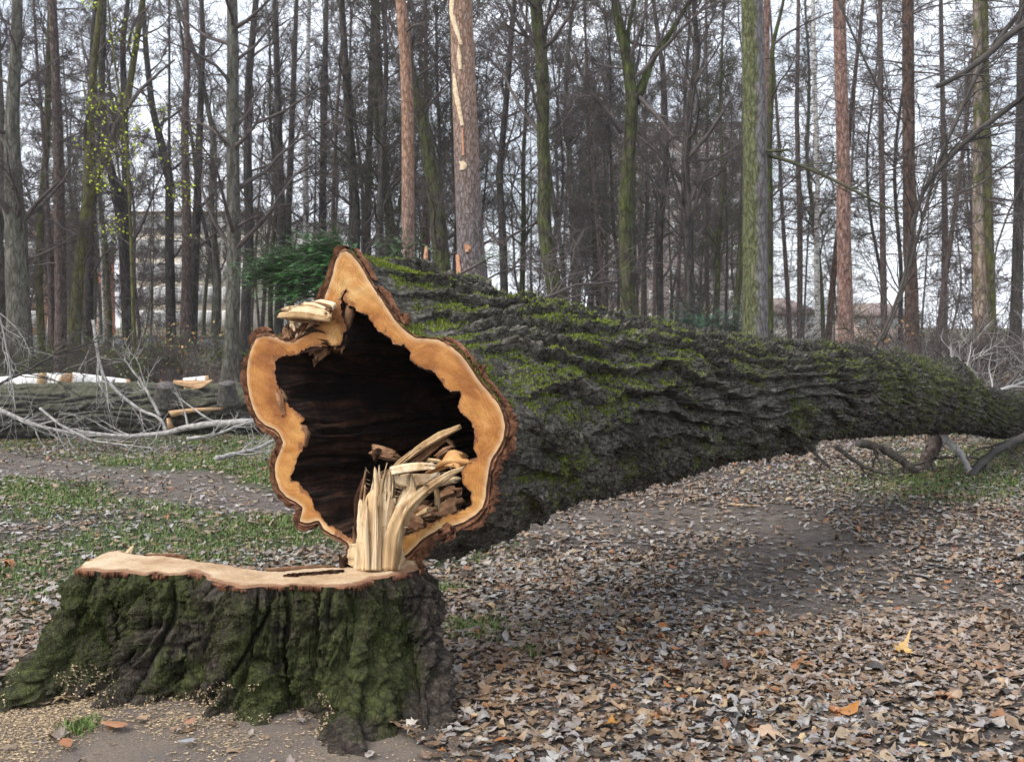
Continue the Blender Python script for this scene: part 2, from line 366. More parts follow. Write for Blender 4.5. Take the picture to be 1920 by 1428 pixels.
vc = bm_.remap(bm_.coord(rot=(0, 0, math.radians(-51.6))), (.34, 1, 1)); ck = bm_.cracks(vc, 17, .12); ck2 = bm_.cracks(vc, 46, .14)
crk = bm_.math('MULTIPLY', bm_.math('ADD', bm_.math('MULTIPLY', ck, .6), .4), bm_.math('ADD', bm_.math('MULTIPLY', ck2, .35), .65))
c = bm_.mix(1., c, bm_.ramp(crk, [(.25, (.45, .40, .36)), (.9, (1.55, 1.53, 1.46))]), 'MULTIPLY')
hh_ = bm_.math('ADD', bm_.math('MULTIPLY', bm_.noise(bm_.coord((1, 1, 1)), 38, 10, .85), 1.), bm_.math('MULTIPLY', crk, .9))
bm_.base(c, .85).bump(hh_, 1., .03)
tree = empty('fallen_tree', tuple(C0 * [1, 1, 0]), 'huge hollow fallen tree with mossy furrowed bark, its sawn orange butt facing the viewer', 'fallen tree')
def local(o, root):
    o.parent = root; o.matrix_parent_inverse = root.matrix_basis.inverted() if False else o.matrix_parent_inverse; return o
def pm(name, V, fs, mat, root, **k):
    """mesh given in world coordinates, parented to an unrotated root"""
    return mesh(name, np.asarray(V).reshape(-1, 3) - np.array(root.location), fs, mat, root, **k)
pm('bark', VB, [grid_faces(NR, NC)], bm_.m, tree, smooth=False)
# bark rim: fresh sawn bark between wood and outer bark
rimm = simple('sawn_bark', [(.3, (.045, .020, .011)), (.5, (.16, .068, .034)), (.7, (.32, .150, .082))], 24, rough=.9, bump=.8, bd=.01)
darkrim = simple('cambium', [(.3, (.035, .014, .008)), (.7, (.10, .045, .022))], 60, rough=.9)
wob = lambda S, off=0.: C0 + S[:, :1] * e1 + S[:, 1:] * e2 + fn * off
R0 = wob(S0, .0)
Rm = wob(S0 + N0 * (.010 + .003 * pn(uu, 0 * uu, 3.)[:, None]), -.004)
lo = VB[0] + fn * (.004 + .018 * pn(uu * 2.2, 0 * uu, 6.)[:, None])
pm('cambium_ring', np.concatenate([R0, Rm]), [grid_faces(2, NC)], darkrim, tree, smooth=False)
pm('bark_rim', np.concatenate([Rm, (Rm + lo) / 2 + fn * (.010 * pn(uu * 3, 0 * uu, 9.))[:, None], lo, VB[2]]), [grid_faces(4, NC)], rimm, tree, smooth=False)
# loose tongues of torn bark standing round the rim
fb = MB()
for k in range(70):
    i = int(rng.integers(NC)); ang = S0[i]
    if 250 < 0: pass
    wdt = int(rng.integers(5, 20)); hgt = rng.uniform(.01, .045) * (.8 if S0[i, 0] > .1 else .4)
    ids = (i + np.arange(-wdt, wdt + 1)) % NC; m = len(ids)
    tp = (1 - np.abs(np.linspace(-1, 1, m)) ** rng.uniform(1.5, 4)) * (1 + .8 * pn(np.arange(m) * .45, k * 1.7, .5) + .12 * rng.normal(size=m))
    hh = np.clip(tp, 0, 1.5)[:, None] * hgt
    off = rng.uniform(.0, .02)
    for sgn in (1,):
        A = C0 + S0[ids][:, :1] * e1 + S0[ids][:, 1:] * e2 + (N0[ids][:, :1] * e1 + N0[ids][:, 1:] * e2) * .012
        nd = (N0[ids][:, :1] * e1 + N0[ids][:, 1:] * e2)
        B = A + nd * (hh + .01) + fn * (off * .3)
        A = A + fn * (off - .03)
        bk = ax * .022
        V = np.concatenate([A, B, B + bk, A + bk]); fb.add(V, [grid_faces(4, m, False)])
o = tag(fb.build('bark_flakes', rimm, tree), kind='stuff'); o.location = -np.array(tree.location)
# sawn wood face
OUTp = [Vector(p) for p in S0[::1]]; INp = [Vector(p) for p in I0[::1]]
gxs = np.arange(-.9, .9, .012); GG = np.stack(np.meshgrid(gxs, gxs), -1).reshape(-1, 2) + rng.uniform(-.004, .004, (len(gxs) ** 2, 2))
def inpoly(P, Q):
    x, y = P[:, 0], P[:, 1]; ins = np.zeros(len(P), bool); j = len(Q) - 1
    for i in range(len(Q)):
        c_ = ((Q[i, 1] > y) != (Q[j, 1] > y)); den = (Q[j, 1] - Q[i, 1]) if Q[j, 1] != Q[i, 1] else 1e-12
        ins ^= c_ & (x < (Q[j, 0] - Q[i, 0]) * (y - Q[i, 1]) / den + Q[i, 0]); j = i
    return ins
def mind(P, Q):
    r = np.empty(len(P))
    for s in range(0, len(P), 2000): r[s:s + 2000] = np.sqrt(((P[s:s + 2000, None] - Q[None]) ** 2).sum(2)).min(1)
    return r
GG = GG[inpoly(GG, S0) & ~inpoly(GG, I0)]; GG = GG[(mind(GG, S0) > .006) & (mind(GG, I0) > .006)]
allp = np.concatenate([S0, I0, GG])
eds = [(i, (i + 1) % NC) for i in range(NC)] + [(NC + i, NC + (i + 1) % NC) for i in range(NC)]
cv, ce, cf, *_ = geometry.delaunay_2d_cdt([Vector(p) for p in allp], eds, [], 0, 1e-6)
cv = np.array([tuple(p) for p in cv]); cf = np.array([f for f in cf if len(f) == 3]); cc = cv[cf].mean(1)
cf = cf[inpoly(cc, S0) & ~inpoly(cc, I0)]
do = mind(cv, S0); di = mind(cv, I0)
dz = .004 * fbm(cv[:, 0] * 9, cv[:, 1] * 9, 1., 4) * sst(0, .03, do) - .012 * sst(.035, 0, di) * np.abs(pn(cv[:, 0] * 30, cv[:, 1] * 30, .3))
FV = C0 + cv[:, :1] * e1 + cv[:, 1:] * e2 + fn * dz[:, None]
wm = M('sawn_wood'); v = wm.coord()
d_ = wm.attr('dist').outputs['Fac']; dn = wm.math('ADD', d_, wm.math('MULTIPLY', wm.noise(v, 5, 5), .16))
wv = wm.n('TexNoise', noise_dimensions='1D'); wm.set(wv.inputs['W'], dn); wv.inputs['Scale'].default_value = 130; wv.inputs['Detail'].default_value = 3
big = wm.noise(v, 3.2, 5, .6, .5)
c = wm.ramp(big, [(.34, (.27, .095, .020)), (.44, (.43, .18, .042)), (.54, (.53, .265, .075)), (.64, (.63, .39, .155))])
c = wm.mix(.38, c, wm.ramp(wv.outputs['Fac'], [(.35, (.55, .50, .44)), (.6, (1., 1., 1.))]), 'MULTIPLY')
c = wm.mix(wm.ramp(d_, [(.0, .55), (.022, 0.)]), c, (.72, .55, .34))                 # pale sapwood next to the bark
din_ = wm.math('SUBTRACT', wm.attr('dinn').outputs['Fac'], wm.math('MULTIPLY', wm.math('MAXIMUM', wm.math('SUBTRACT', wm.noise(v, 7, 6, .7), .5), 0.), .32))
c = wm.mix(wm.ramp(din_, [(.0, .92), (.012, 0.)]), c, wm.ramp(wm.noise(v, 30, 5, .7), [(.35, (.10, .035, .012)), (.65, (.34, .14, .05))]))
c = wm.mix(wm.ramp(wm.noise(v, 9, 6, .7), [(.60, 0.), (.74, .6)]), c, (.20, .075, .02))
ker = wm.n('TexWave', wave_type='BANDS', bands_direction='DIAGONAL'); wm.set(ker.inputs['Vector'], v); ker.inputs['Scale'].default_value = 9; ker.inputs['Distortion'].default_value = 3.5; ker.inputs['Detail'].default_value = 4; ker.inputs['Detail Roughness'].default_value = .8
c = wm.mix(.16, c, wm.ramp(ker.outputs['Fac'], [(.0, (.45, .36, .28)), (.5, (1., 1., 1.))]), 'MULTIPLY')
spk = wm.ramp(wm.noise(v, 55, 3, .6), [(.66, 0.), (.74, .5)]); c = wm.mix(spk, c, (.28, .12, .04))
wm.base(c, .55).bump(wm.math('ADD', wm.noise(wm.coord((1, 1, 1)), 60, 6, .7), wm.math('MULTIPLY', ker.outputs['Fac'], .5)), .5, .005)
mesh('sawn_face', FV - np.array(tree.location), [cf], wm.m, tree, smooth=True, attrs=dict(dist=do, dinn=di))
# the hollow
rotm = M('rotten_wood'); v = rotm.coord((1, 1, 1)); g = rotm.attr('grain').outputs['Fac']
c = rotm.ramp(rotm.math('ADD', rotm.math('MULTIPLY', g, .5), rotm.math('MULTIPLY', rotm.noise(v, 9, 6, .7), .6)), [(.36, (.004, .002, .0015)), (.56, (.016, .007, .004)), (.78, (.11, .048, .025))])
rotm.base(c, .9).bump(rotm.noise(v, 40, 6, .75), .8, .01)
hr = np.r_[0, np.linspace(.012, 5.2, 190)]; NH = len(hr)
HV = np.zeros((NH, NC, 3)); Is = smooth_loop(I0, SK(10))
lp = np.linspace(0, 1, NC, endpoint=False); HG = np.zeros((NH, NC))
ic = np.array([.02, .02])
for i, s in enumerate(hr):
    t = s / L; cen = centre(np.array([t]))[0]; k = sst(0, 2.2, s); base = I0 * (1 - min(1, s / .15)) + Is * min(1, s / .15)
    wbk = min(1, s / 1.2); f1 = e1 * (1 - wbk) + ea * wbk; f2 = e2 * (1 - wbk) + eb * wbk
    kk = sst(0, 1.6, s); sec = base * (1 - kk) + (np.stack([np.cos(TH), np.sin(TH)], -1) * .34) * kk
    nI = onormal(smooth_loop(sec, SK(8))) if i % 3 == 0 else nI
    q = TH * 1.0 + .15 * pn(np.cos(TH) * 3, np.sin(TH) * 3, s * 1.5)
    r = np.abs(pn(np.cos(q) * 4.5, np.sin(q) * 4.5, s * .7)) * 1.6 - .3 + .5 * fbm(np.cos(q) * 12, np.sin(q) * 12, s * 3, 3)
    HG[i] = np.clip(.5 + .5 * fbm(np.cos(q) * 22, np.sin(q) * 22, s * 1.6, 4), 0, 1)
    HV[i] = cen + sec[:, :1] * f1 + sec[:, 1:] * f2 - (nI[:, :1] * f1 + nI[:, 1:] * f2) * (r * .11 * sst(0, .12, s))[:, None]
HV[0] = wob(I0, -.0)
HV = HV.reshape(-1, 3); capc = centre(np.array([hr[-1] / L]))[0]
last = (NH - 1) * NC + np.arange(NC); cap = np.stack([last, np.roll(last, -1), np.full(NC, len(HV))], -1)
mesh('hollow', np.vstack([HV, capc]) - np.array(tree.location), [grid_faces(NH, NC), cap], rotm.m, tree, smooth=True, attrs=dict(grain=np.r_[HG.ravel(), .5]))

# ------------------------------------------------ moss on the trunk: short upright fuzz
def fuzz(V3g, NVg, n, wfun, lenr, width, upbias, colf):
    """V3g (R,C,3) grid; picks grid points by weight, returns MB of thin triangles"""
    R_, C_ = V3g.shape[:2]; du = np.roll(V3g, -1, 1) - V3g; dv = np.zeros_like(V3g); dv[:-1] = V3g[1:] - V3g[:-1]; dv[-1] = dv[-2]
    nn = np.cross(du, dv); ar = np.linalg.norm(nn, axis=2); nn = nn / (ar[..., None] + 1e-12)
    nn *= np.sign((nn * NVg).sum(2))[..., None]
    W = (wfun(V3g, nn) * ar).ravel(); W[W < 0] = 0; cdf = np.cumsum(W); ids = np.searchsorted(cdf, rng.uniform(0, cdf[-1], n))
    ids = np.clip(ids, 0, R_ * C_ - 1)
    P = V3g.reshape(-1, 3)[ids] + du.reshape(-1, 3)[ids] * rng.uniform(0, 1, (n, 1)) + dv.reshape(-1, 3)[ids] * rng.uniform(0, 1, (n, 1))
    N_ = nn.reshape(-1, 3)[ids]; d = N_ + upbias * np.array([0, 0, 1.]) + rng.normal(0, .45, (n, 3)); d /= np.linalg.norm(d, axis=1)[:, None]
    s = np.cross(d, rng.normal(size=(n, 3))); s /= np.linalg.norm(s, axis=1)[:, None]
    l = rng.uniform(*lenr, (n, 1)); w_ = width * rng.uniform(.6, 1.4, (n, 1))
    V = np.stack([P - s * w_, P + s * w_, P + d * l], 1).reshape(-1, 3)
    return V, np.arange(3 * n).reshape(n, 3), np.repeat(colf(P, n), 3, 0)
def mosscol(P, n):
    a = rng.uniform(0, 1, (n, 1)) * .6 + .4 * (.5 + fbm(P[:, 0] * 6, P[:, 1] * 6, P[:, 2] * 6, 2))[:, None]; a = np.clip(a, 0, 1)
    return np.array([.04, .058, .008]) * (1 - a) + np.array([.27, .34, .035]) * a
mossm = tinted('moss', .8, .2)
def wtrunk(V, nn):
    f = fbm(V[..., 0] * 2.2, V[..., 1] * 2.2, V[..., 2] * 2.2, 4); f2 = pn(V[..., 0] * 12, V[..., 1] * 12, V[..., 2] * 12)
    return sst(.72, .98, nn[..., 2] + 2.0 * f + 1.3 * f2) * sst(.0, .35, nn[..., 2]) * np.interp(V[..., 1], [5, 7.0, 9, 13], [1, .35, .18, .1])
Vm, Fm, Cm = fuzz(VB, NV, 130000, wtrunk, (.006, .017), .0032, .9, mosscol)
ms = mesh('moss', Vm - np.array(tree.location), [Fm], mossm, tree, colors=Cm)
# torn slab and rotten wood in the notch of the butt, shards inside the hollow
freshm = simple('fresh_wood', [(.3, (.56, .36, .18)), (.5, (.82, .62, .38)), (.7, (.90, .76, .55))], 22, (1, 1, .12), .75, .9, .006)
oldm = simple('brown_wood', [(.3, (.10, .045, .022)), (.5, (.24, .125, .065)), (.7, (.40, .24, .13))], 16, (1, 1, 1), .85, .7, .008)
paleold = simple('weathered_splinter', [(.3, (.34, .19, .085)), (.5, (.58, .39, .20)), (.7, (.74, .56, .34))], 20, (1, 1, .2), .8, .6, .006)
def shard(name, pts, wid, thick, mat, parent, frame=None, n=26, jag=.25, seed=0, tip=(.5, .1), ribs=5):
    """a split piece of wood: pts (k,3) world path, wid list of widths, fibres fray at the tips"""
    r = np.random.default_rng(seed + 17); pts = np.asarray(pts, float)
    s = np.r_[0, np.cumsum(np.linalg.norm(np.diff(pts, axis=0), axis=1))]; u = np.linspace(0, 1, n) * s[-1]
    # smooth interpolation
    P = np.stack([np.interp(u, s, pts[:, k]) for k in range(3)], -1)
    for _ in range(3): P[1:-1] = (P[:-2] + 2 * P[1:-1] + P[2:]) / 4
    W = np.interp(np.linspace(0, 1, n), np.linspace(0, 1, len(wid)), wid)
    T = np.gradient(P, axis=0); T /= np.linalg.norm(T, axis=1)[:, None]
    fr = np.array([0, -1., .15]) if frame is None else np.asarray(frame, float)
    A = np.cross(T, fr); A /= np.linalg.norm(A, axis=1)[:, None]; B = np.cross(A, T)
    m = 4 * ribs; q = np.linspace(0, 2 * PI, m, endpoint=False)
    prof = np.stack([np.sign(np.cos(q)) * np.abs(np.cos(q)) ** .6, np.sign(np.sin(q)) * np.abs(np.sin(q)) ** .6], -1)
    rib = np.clip(1 + jag * r.normal(size=m) * 1.0, .3, 1.7)
    wob = 1 + .14 * pn(np.linspace(0, 1, n)[:, None] * 9, np.arange(m)[None] * .7, seed * 1.3)
    V = P[:, None] + A[:, None] * (prof[:, 0] * rib * wob)[..., None] * W[:, None, None] / 2 + B[:, None] * (prof[:, 1] * rib * wob)[..., None] * thick / 2 * (W / max(W.max(), 1e-6))[:, None, None] ** .5
    # frayed end: each fibre stops at its own length
    kf = max(3, int(n * .3)); d = (r.uniform(0, 1, m) ** 1.6) * tip[0] * (1.6 * np.mean(wid) + .03)
    for q_ in range(kf): V[n - 1 - q_] -= T[n - 1 - q_] * (d * (1 - q_ / kf) ** 1.5)[:, None]
    d = r.uniform(-1, 1, m) * tip[1] * np.mean(wid); V[0] += T[0] * d[:, None]
    V = V.reshape(-1, 3); base = (n - 1) * m
    V = np.vstack([V, P[-1] + T[-1] * tip[0] * np.mean(wid) * .1, P[0]])
    capa = np.stack([base + np.arange(m), base + (np.arange(m) + 1) % m, np.full(m, len(V) - 2)], -1)
    capb = np.stack([(np.arange(m) + 1) % m, np.arange(m), np.full(m, len(V) - 1)], -1)
    root = np.zeros(3); p = parent
    while p is not None: root = root + np.array(p.location); p = p.parent
    return mesh(name, V - root, [grid_faces(n, m), capa, capb], mat, parent, smooth=False)
Zf = lambda L, off=0.: (lambda a: C0 + (lambda q: q[:, :1] * e1 + q[:, 1:] * e2)(onface(420 + a[:, 0] / 2.1633, 420 + a[:, 1] / 2.1633, off)) + fn * off)(np.array(L, float))
k_ = 0
slabs = []
for j in range(15):
    y0 = 326 + j * 3.6 + rng.normal(0, 2); x0 = rng.uniform(395, 455); x1 = rng.uniform(216, 330) if j > 3 else rng.uniform(300, 350)
    slabs.append(([(x0, y0 + rng.uniform(4, 16)), ((x0 + x1) / 2, y0 + rng.normal(0, 3)), (x1, y0 + rng.uniform(-8, 8))], [.022, .026, rng.uniform(.006, .022)], rng.uniform(.02, .085), [freshm, paleold, oldm][j % 3], 'torn_slab'))
for L_, w_, off, mt, nm in slabs + [
    ([(300, 470), (282, 410), (270, 375)], [.07, .045, .03], -.02, freshm, 'torn_slab'),
    ([(262, 465), (256, 425), (262, 405)], [.04, .03, .015], .00, oldm, 'torn_slab'),
    ([(330, 480), (360, 420), (420, 388)], [.10, .09, .05], -.03, oldm, 'rotten_fibre'),
    ([(350, 520), (400, 450), (460, 400)], [.09, .11, .05], -.06, oldm, 'rotten_fibre'),
    ([(470, 505), (478, 430), (500, 340), (490, 280)], [.04, .07, .08, .03], -.03, oldm, 'rotten_fibre'),
    ([(440, 500), (445, 430), (455, 370)], [.05, .06, .04], -.02, oldm, 'rotten_fibre'),
    ([(250, 775), (232, 700), (212, 650)], [.02, .03, .012], -.01, oldm, 'rotten_fibre'),
    ([(330, 900), (342, 850), (320, 815)], [.012, .02, .01], .0, oldm, 'rotten_fibre')]:
    shard(nm, Zf(L_, off), w_, .022, mt, tree, frame=fn, seed=k_, n=30, jag=.75, tip=(1.3, .5), ribs=7); k_ += 1
rotd = simple('rotten_dark', [(.3, (.03, .013, .007)), (.6, (.11, .05, .025))], 30, rough=.95, bump=.9, bd=.02)
for L_, w_, off in [([(320, 500), (400, 470), (470, 480)], [.05, .09, .04], -.05), ([(350, 440), (400, 420), (440, 410)], [.06, .09, .06], -.06), ([(400, 470), (430, 440), (470, 440)], [.05, .09, .05], -.05)]:
    shard('rotten_clump', Zf(L_, off), w_, .09, rotd, tree, frame=fn, seed=k_, n=22, jag=.9, tip=(.9, .3)); k_ += 1
# lengthwise shards lying in the lower right of the hollow (zoomed trace 5.289x from 620,820)
Zg = lambda L, off: (lambda a: C0 + (lambda q: q[:, :1] * e1 + q[:, 1:] * e2)(onface(620 + a[:, 0] / 5.289, 820 + a[:, 1] / 5.289, off)) + fn * off)(np.array(L, float))
for L_, w_, off, mt in [
    ([(700, 250), (900, 90), (1080, -20), (1290, -110)], [.022, .032, .034, .02], -.12, paleold),
    ([(790, 280), (920, 180), (1060, 60), (1160, 0)], [.025, .03, .03, .02], -.15, oldm),
    ([(430, 130), (540, 160), (700, 200)], [.05, .05, .03], -.16, oldm),
    ([(440, 230), (450, 160), (500, 120)], [.01, .03, .02], -.15, rotd),
    ([(1060, 190), (1140, 140), (1230, 100)], [.02, .03, .02], -.14, oldm),
    ([(980, 222), (1050, 230), (1120, 242)], [.012, .012, .008], -.12, paleold),
    ([(1150, 15), (1200, 60), (1235, 95)], [.01, .012, .008], -.15, oldm),
    ([(850, 775), (960, 720), (1010, 700)], [.02, .03, .02], -.06, paleold),
    ([(760, 770), (950, 760), (1090, 750)], [.04, .06, .03], -.10, oldm),
    ([(860, 700), (960, 670), (1020, 640)], [.03, .04, .03], -.12, rotd),
    ([(1060, 745), (1180, 700), (1330, 640)], [.05, .08, .05], -.10, oldm),
    ([(1070, 600), (1160, 560), (1300, 520)], [.03, .05, .03], -.16, oldm),
    ([(1045, 495), (1062, 600), (1055, 735)], [.012, .016, .012], -.03, paleold),
    ([(780, 830), (900, 880), (990, 870)], [.05, .06, .03], -.05, oldm),
    ([(1130, 950), (1180, 930), (1230, 900)], [.05, .06, .05], .0, rimm)]:
    shard('broken_shard', Zg(L_, off), np.array(w_) * .85, .018, mt, tree, frame=fn, seed=k_, n=34, jag=.6, tip=(1.4, .8), ribs=8); k_ += 1
# heartwood lobe that carries the hinge fibres on the right
for L_, w_ in [([(960, 360), (1060, 300), (1180, 240), (1330, 250), (1420, 260)], [.02, .035, .045, .045, .03]), ([(1140, 250), (1240, 200), (1330, 240)], [.02, .05, .04])]:
    shard('torn_lobe', Zg(L_, -.02), w_, .05, simple('lobe', [(.3, (.42, .19, .06)), (.7, (.66, .38, .16))], 12, bump=.5), tree, frame=fn, seed=k_, n=26, jag=.4, tip=(.3, .2)); k_ += 1

# ------------------------------------------------ the stump
ST = .54
TF = [(290,173),(330,178),(400,184),(470,180),(500,188),(545,196),(580,186),(640,196),(690,192),(720,180),(770,192),(792,215),(840,226),(880,232),(905,246),(945,240),(1010,236),(1060,240),(1100,232),(1180,238),(1280,240),(1340,232),(1392,212),(1440,206),(1500,192),(1560,176),(1590,160)]
TB = [(1575,148),(1500,143),(1400,140),(1310,140),(1295,150),(1300,170),(1282,172),(1205,172),(1150,177),(1080,184),(1050,186),(960,182),(900,172),(860,160),(750,150),(700,142),(620,128),(500,122),(450,104),(400,112),(345,140)]
BF = [(-60,735),(20,725),(110,700),(175,680),(240,672),(278,640),(330,610),(352,700),(400,725),(450,712),(520,655),(560,610),(610,605),(660,640),(692,640),(700,712),(770,705),(830,725),(890,735),(935,745),(985,720),(1040,690),(1100,700),(1170,730),(1225,790),(1290,865),(1345,880),(1395,850),(1408,760),(1440,740),(1500,760),(1560,800),(1620,830),(1670,800)]
NS = 980; nf = 660; nb = NS - nf
tf = np.array(TF, float); tb = np.array(TB, float); bf = np.array(BF, float)
A = resample(atz(tf[:, 0] / 2, 980 + tf[:, 1] / 2, ST), nf, False); Bk = resample(atz(tb[:, 0] / 2, 980 + tb[:, 1] / 2, ST), nb + 2, False)[1:-1]
top = np.vstack([A, Bk])[:, :2]
zb_ = np.full(len(bf), .03)
for _ in range(6): q_ = np.array([atz(a_ / 2, 980 + b_ / 2, z_) for (a_, b_), z_ in zip(bf, zb_)]); zb_ = gh(q_[:, 0], q_[:, 1])
Bf = resample(q_[:, :2], nf, False)
# back of the foot: from the right root round behind to the left root
bkp = np.array([Bf[-1], (-.34, 4.55), (-.30, 4.85), (-.32, 5.1), (-.42, 5.05), (-.62, 4.92), (-1.0, 4.95), (-1.35, 5.2), (-1.75, 5.25), (-2.1, 5.0), (-2.25, 4.6), Bf[0]])
Bb = resample(bkp, nb + 2, False)[1:-1]
bot = np.vstack([Bf, Bb]); bot[:, 0] = smooth_loop(bot, 4)[:, 0]; bot[:, 1] = smooth_loop(bot, 4)[:, 1]
top = smooth_loop(top, 2)
# widen the foot in x where the left root leaves
NRs = 220; zz = np.linspace(0, 1, NRs); SV = np.zeros((NRs, NS, 3)); SN = np.zeros((NRs, NS, 3))
uS = np.arange(NS) / NS
perim = np.linalg.norm(np.roll(top, -1, 0) - top, axis=1).sum()
arc = np.r_[0, np.cumsum(np.linalg.norm(np.diff(top, axis=0), axis=1))] * 1.0
flare = np.where(np.linalg.norm(bot - top, axis=1) > .45, 1.9, 2.6); flare = smooth_loop(flare[:, None], 20)[:, 0]
def stump_h(a, z):
    wx = .05 * pn(a * 4, z * 4, 1.); wv = .05 * pn(a * 4, z * 4 + 3, 6.)
    g1 = np.clip(np.abs(pn((a + wx) * 6.4, z * 1.7 + wv, .4)) / .08, 0, 1) ** .6
    g2 = np.clip(np.abs(pn((a + wx * .6) * 13, z * 3 + wv, 3.4)) / .12, 0, 1) ** .7
    sc = z * 6 + 1.8 * pn(a * 6, z * 3, 8.) + .8 * pn(a * 18, z * 8, 1.); saw = sc - np.floor(sc)
    g3 = np.clip(np.abs(pn((a + wx) * 22, z * 9 + wv, 7.4)) / .2, 0, 1)
    g4 = np.clip(np.abs(pn((a + wx) * 9, z * 8 + wv, 11.4)) / .12, 0, 1)
    sc2 = z * 16 + 2.5 * pn(a * 9, z * 5, 8.) + 1.4 * pn(a * 30, z * 14, 1.); sw2 = sc2 - np.floor(sc2)
    return .50 * g1 + .30 * g1 * g2 + .16 * g2 * g3 + .16 * g4 + .28 * pn(a * 2.4, z * 1.1, 5.) + .30 * fbm(a * 20, z * 16, 2.2, 5) + .2 * np.abs(pn(a * 40, z * 30, 1.)) - .66
for i, s in enumerate(zz):                       # s=0 foot, 1 top
    k = (1 - s) ** flare                         # horizontal spread
    xy = top * (1 - k)[:, None] + bot * k[:, None]
    z = (gh(bot[:, 0], bot[:, 1]) - .05) * (1 - s) + ST * s
    nn = onormal(smooth_loop(xy, 14))
    a = arc
    front = np.ones(NS)
    h = stump_h(a + .08 * (1 - s) * pn(a * 2, s * 1., 2.), z)
    am = .145 * (.10 + .90 * sst(1., .86, s)) * (1 + .2 * (1 - s))
    d = am * h + .004
    SV[i, :, :2] = xy + nn * d[:, None]; SV[i, :, 2] = z + (.035 * pn(a * 3, s * 3, 4.) * (1 - s))
    SN[i, :, :2] = nn; SN[i, :, 2] = .5 * (1 - s)
stump = empty('tree_stump', (-1.1, 4.6, 0), 'wide mossy tree stump with a pale freshly sawn top and spreading roots', 'stump')
sloc = np.array(stump.location)
sm_ = M('stump_bark'); v = sm_.coord()
n1 = sm_.noise(v, 2.2, 7, .65); n2 = sm_.noise(v, 30, 7, .7); n3 = sm_.noise(v, 6, 6, .7)
c = sm_.ramp(n2, [(.28, (.020, .015, .012)), (.5, (.068, .054, .042)), (.72, (.18, .15, .125))])
gcol = sm_.ramp(n2, [(.28, (.026, .033, .009)), (.5, (.068, .082, .021)), (.72, (.14, .160, .045))])
sx = sm_.n('SeparateXYZ'); sm_.set(sx.inputs[0], sm_.n('TexCoord').outputs['Object'])
rightdry = sm_.math('MULTIPLY', sm_.ramp(sx.outputs[0], [(.62, 0.), (.80, 1.)]), .25)
lowdry = sm_.ramp(sx.outputs[2], [(.0, .08), (.2, 0.)])
mm = sm_.math('SUBTRACT', sm_.math('SUBTRACT', sm_.math('ADD', n1, sm_.math('MULTIPLY', n3, .6)), rightdry), lowdry)
mk = sm_.ramp(mm, [(.70, 0.), (.84, .95)]); c = sm_.mix(mk, c, gcol)
U = sm_.up()[2]
dust = sm_.math('MULTIPLY', sm_.ramp(sm_.math('ADD', U, sm_.math('MULTIPLY', sm_.noise(v, 5, 5, .7), .8)), [(1.10, 0.), (1.30, .8)]), sm_.ramp(sm_.noise(v, 140, 4, .8), [(.42, 0.), (.55, .9)]))
c = sm_.mix(dust, c, (.42, .31, .19))
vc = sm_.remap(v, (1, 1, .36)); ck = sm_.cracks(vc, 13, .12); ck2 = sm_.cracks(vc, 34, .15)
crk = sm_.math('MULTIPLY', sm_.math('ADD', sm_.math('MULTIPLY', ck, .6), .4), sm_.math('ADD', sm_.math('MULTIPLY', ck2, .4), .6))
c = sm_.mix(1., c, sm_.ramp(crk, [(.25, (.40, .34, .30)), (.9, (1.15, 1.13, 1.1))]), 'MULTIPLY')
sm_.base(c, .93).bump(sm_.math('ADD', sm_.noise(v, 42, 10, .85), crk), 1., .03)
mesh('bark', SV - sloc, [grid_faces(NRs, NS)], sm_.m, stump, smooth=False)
stopm = M('stump_top_wood'); v = stopm.coord((1, 1, 1)); 
c = stopm.ramp(stopm.noise(v, 5, 6, .65), [(.3, (.40, .25, .135)), (.5, (.60, .44, .28)), (.68, (.72, .58, .41))])
c = stopm.mix(.7, c, stopm.ramp(stopm.noise(v, 70, 6, .85), [(.3, (.5, .42, .34)), (.6, (1., 1., 1.))]), 'MULTIPLY')
dt = stopm.attr('dist').outputs['Fac']; c = stopm.mix(stopm.ramp(dt, [(.012, .85), (.026, 0.)]), c, (.22, .105, .055))
wv = stopm.n('TexNoise', noise_dimensions='1D'); stopm.set(wv.inputs['W'], stopm.math('ADD', dt, stopm.math('MULTIPLY', stopm.noise(v, 4, 3), .1))); wv.inputs['Scale'].default_value = 90
c = stopm.mix(.35, c, stopm.ramp(wv.outputs['Fac'], [(.35, (.6, .52, .42)), (.6, (1., 1., 1.))]), 'MULTIPLY')
stopm.base(c, .85).bump(stopm.noise(v, 110, 6, .8), .8, .006)
T0 = SV[-1][:, :2]
g1 = np.arange(-2.2, .1, .016); g2 = np.arange(4.0, 5.3, .016); GG = np.stack(np.meshgrid(g1, g2), -1).reshape(-1, 2); GG += rng.uniform(-.005, .005, GG.shape)
PIT = smooth_loop(resample((lambda a: atz(a[:, 0] / 2, 980 + a[:, 1] / 2, ST + .012))(np.array([(1062,198),(1085,192),(1130,189),(1180,185),(1240,180),(1288,178),(1292,184),(1262,187),(1225,191),(1190,192),(1150,196),(1110,201),(1080,202)], float))[:, :2], 120), 1)
PIT = PIT + .004 * rng.normal(size=PIT.shape)
GG = GG[inpoly(GG, T0) & ~inpoly(GG, PIT)]; GG = GG[(mind(GG, T0) > .008) & (mind(GG, PIT) > .006)]
allp = np.concatenate([T0, PIT, GG]); cv, ce, cf, *_ = geometry.delaunay_2d_cdt([Vector(p) for p in allp], [(i, (i + 1) % NS) for i in range(NS)] + [(NS + i, NS + (i + 1) % 120) for i in range(120)], [], 0, 1e-6)
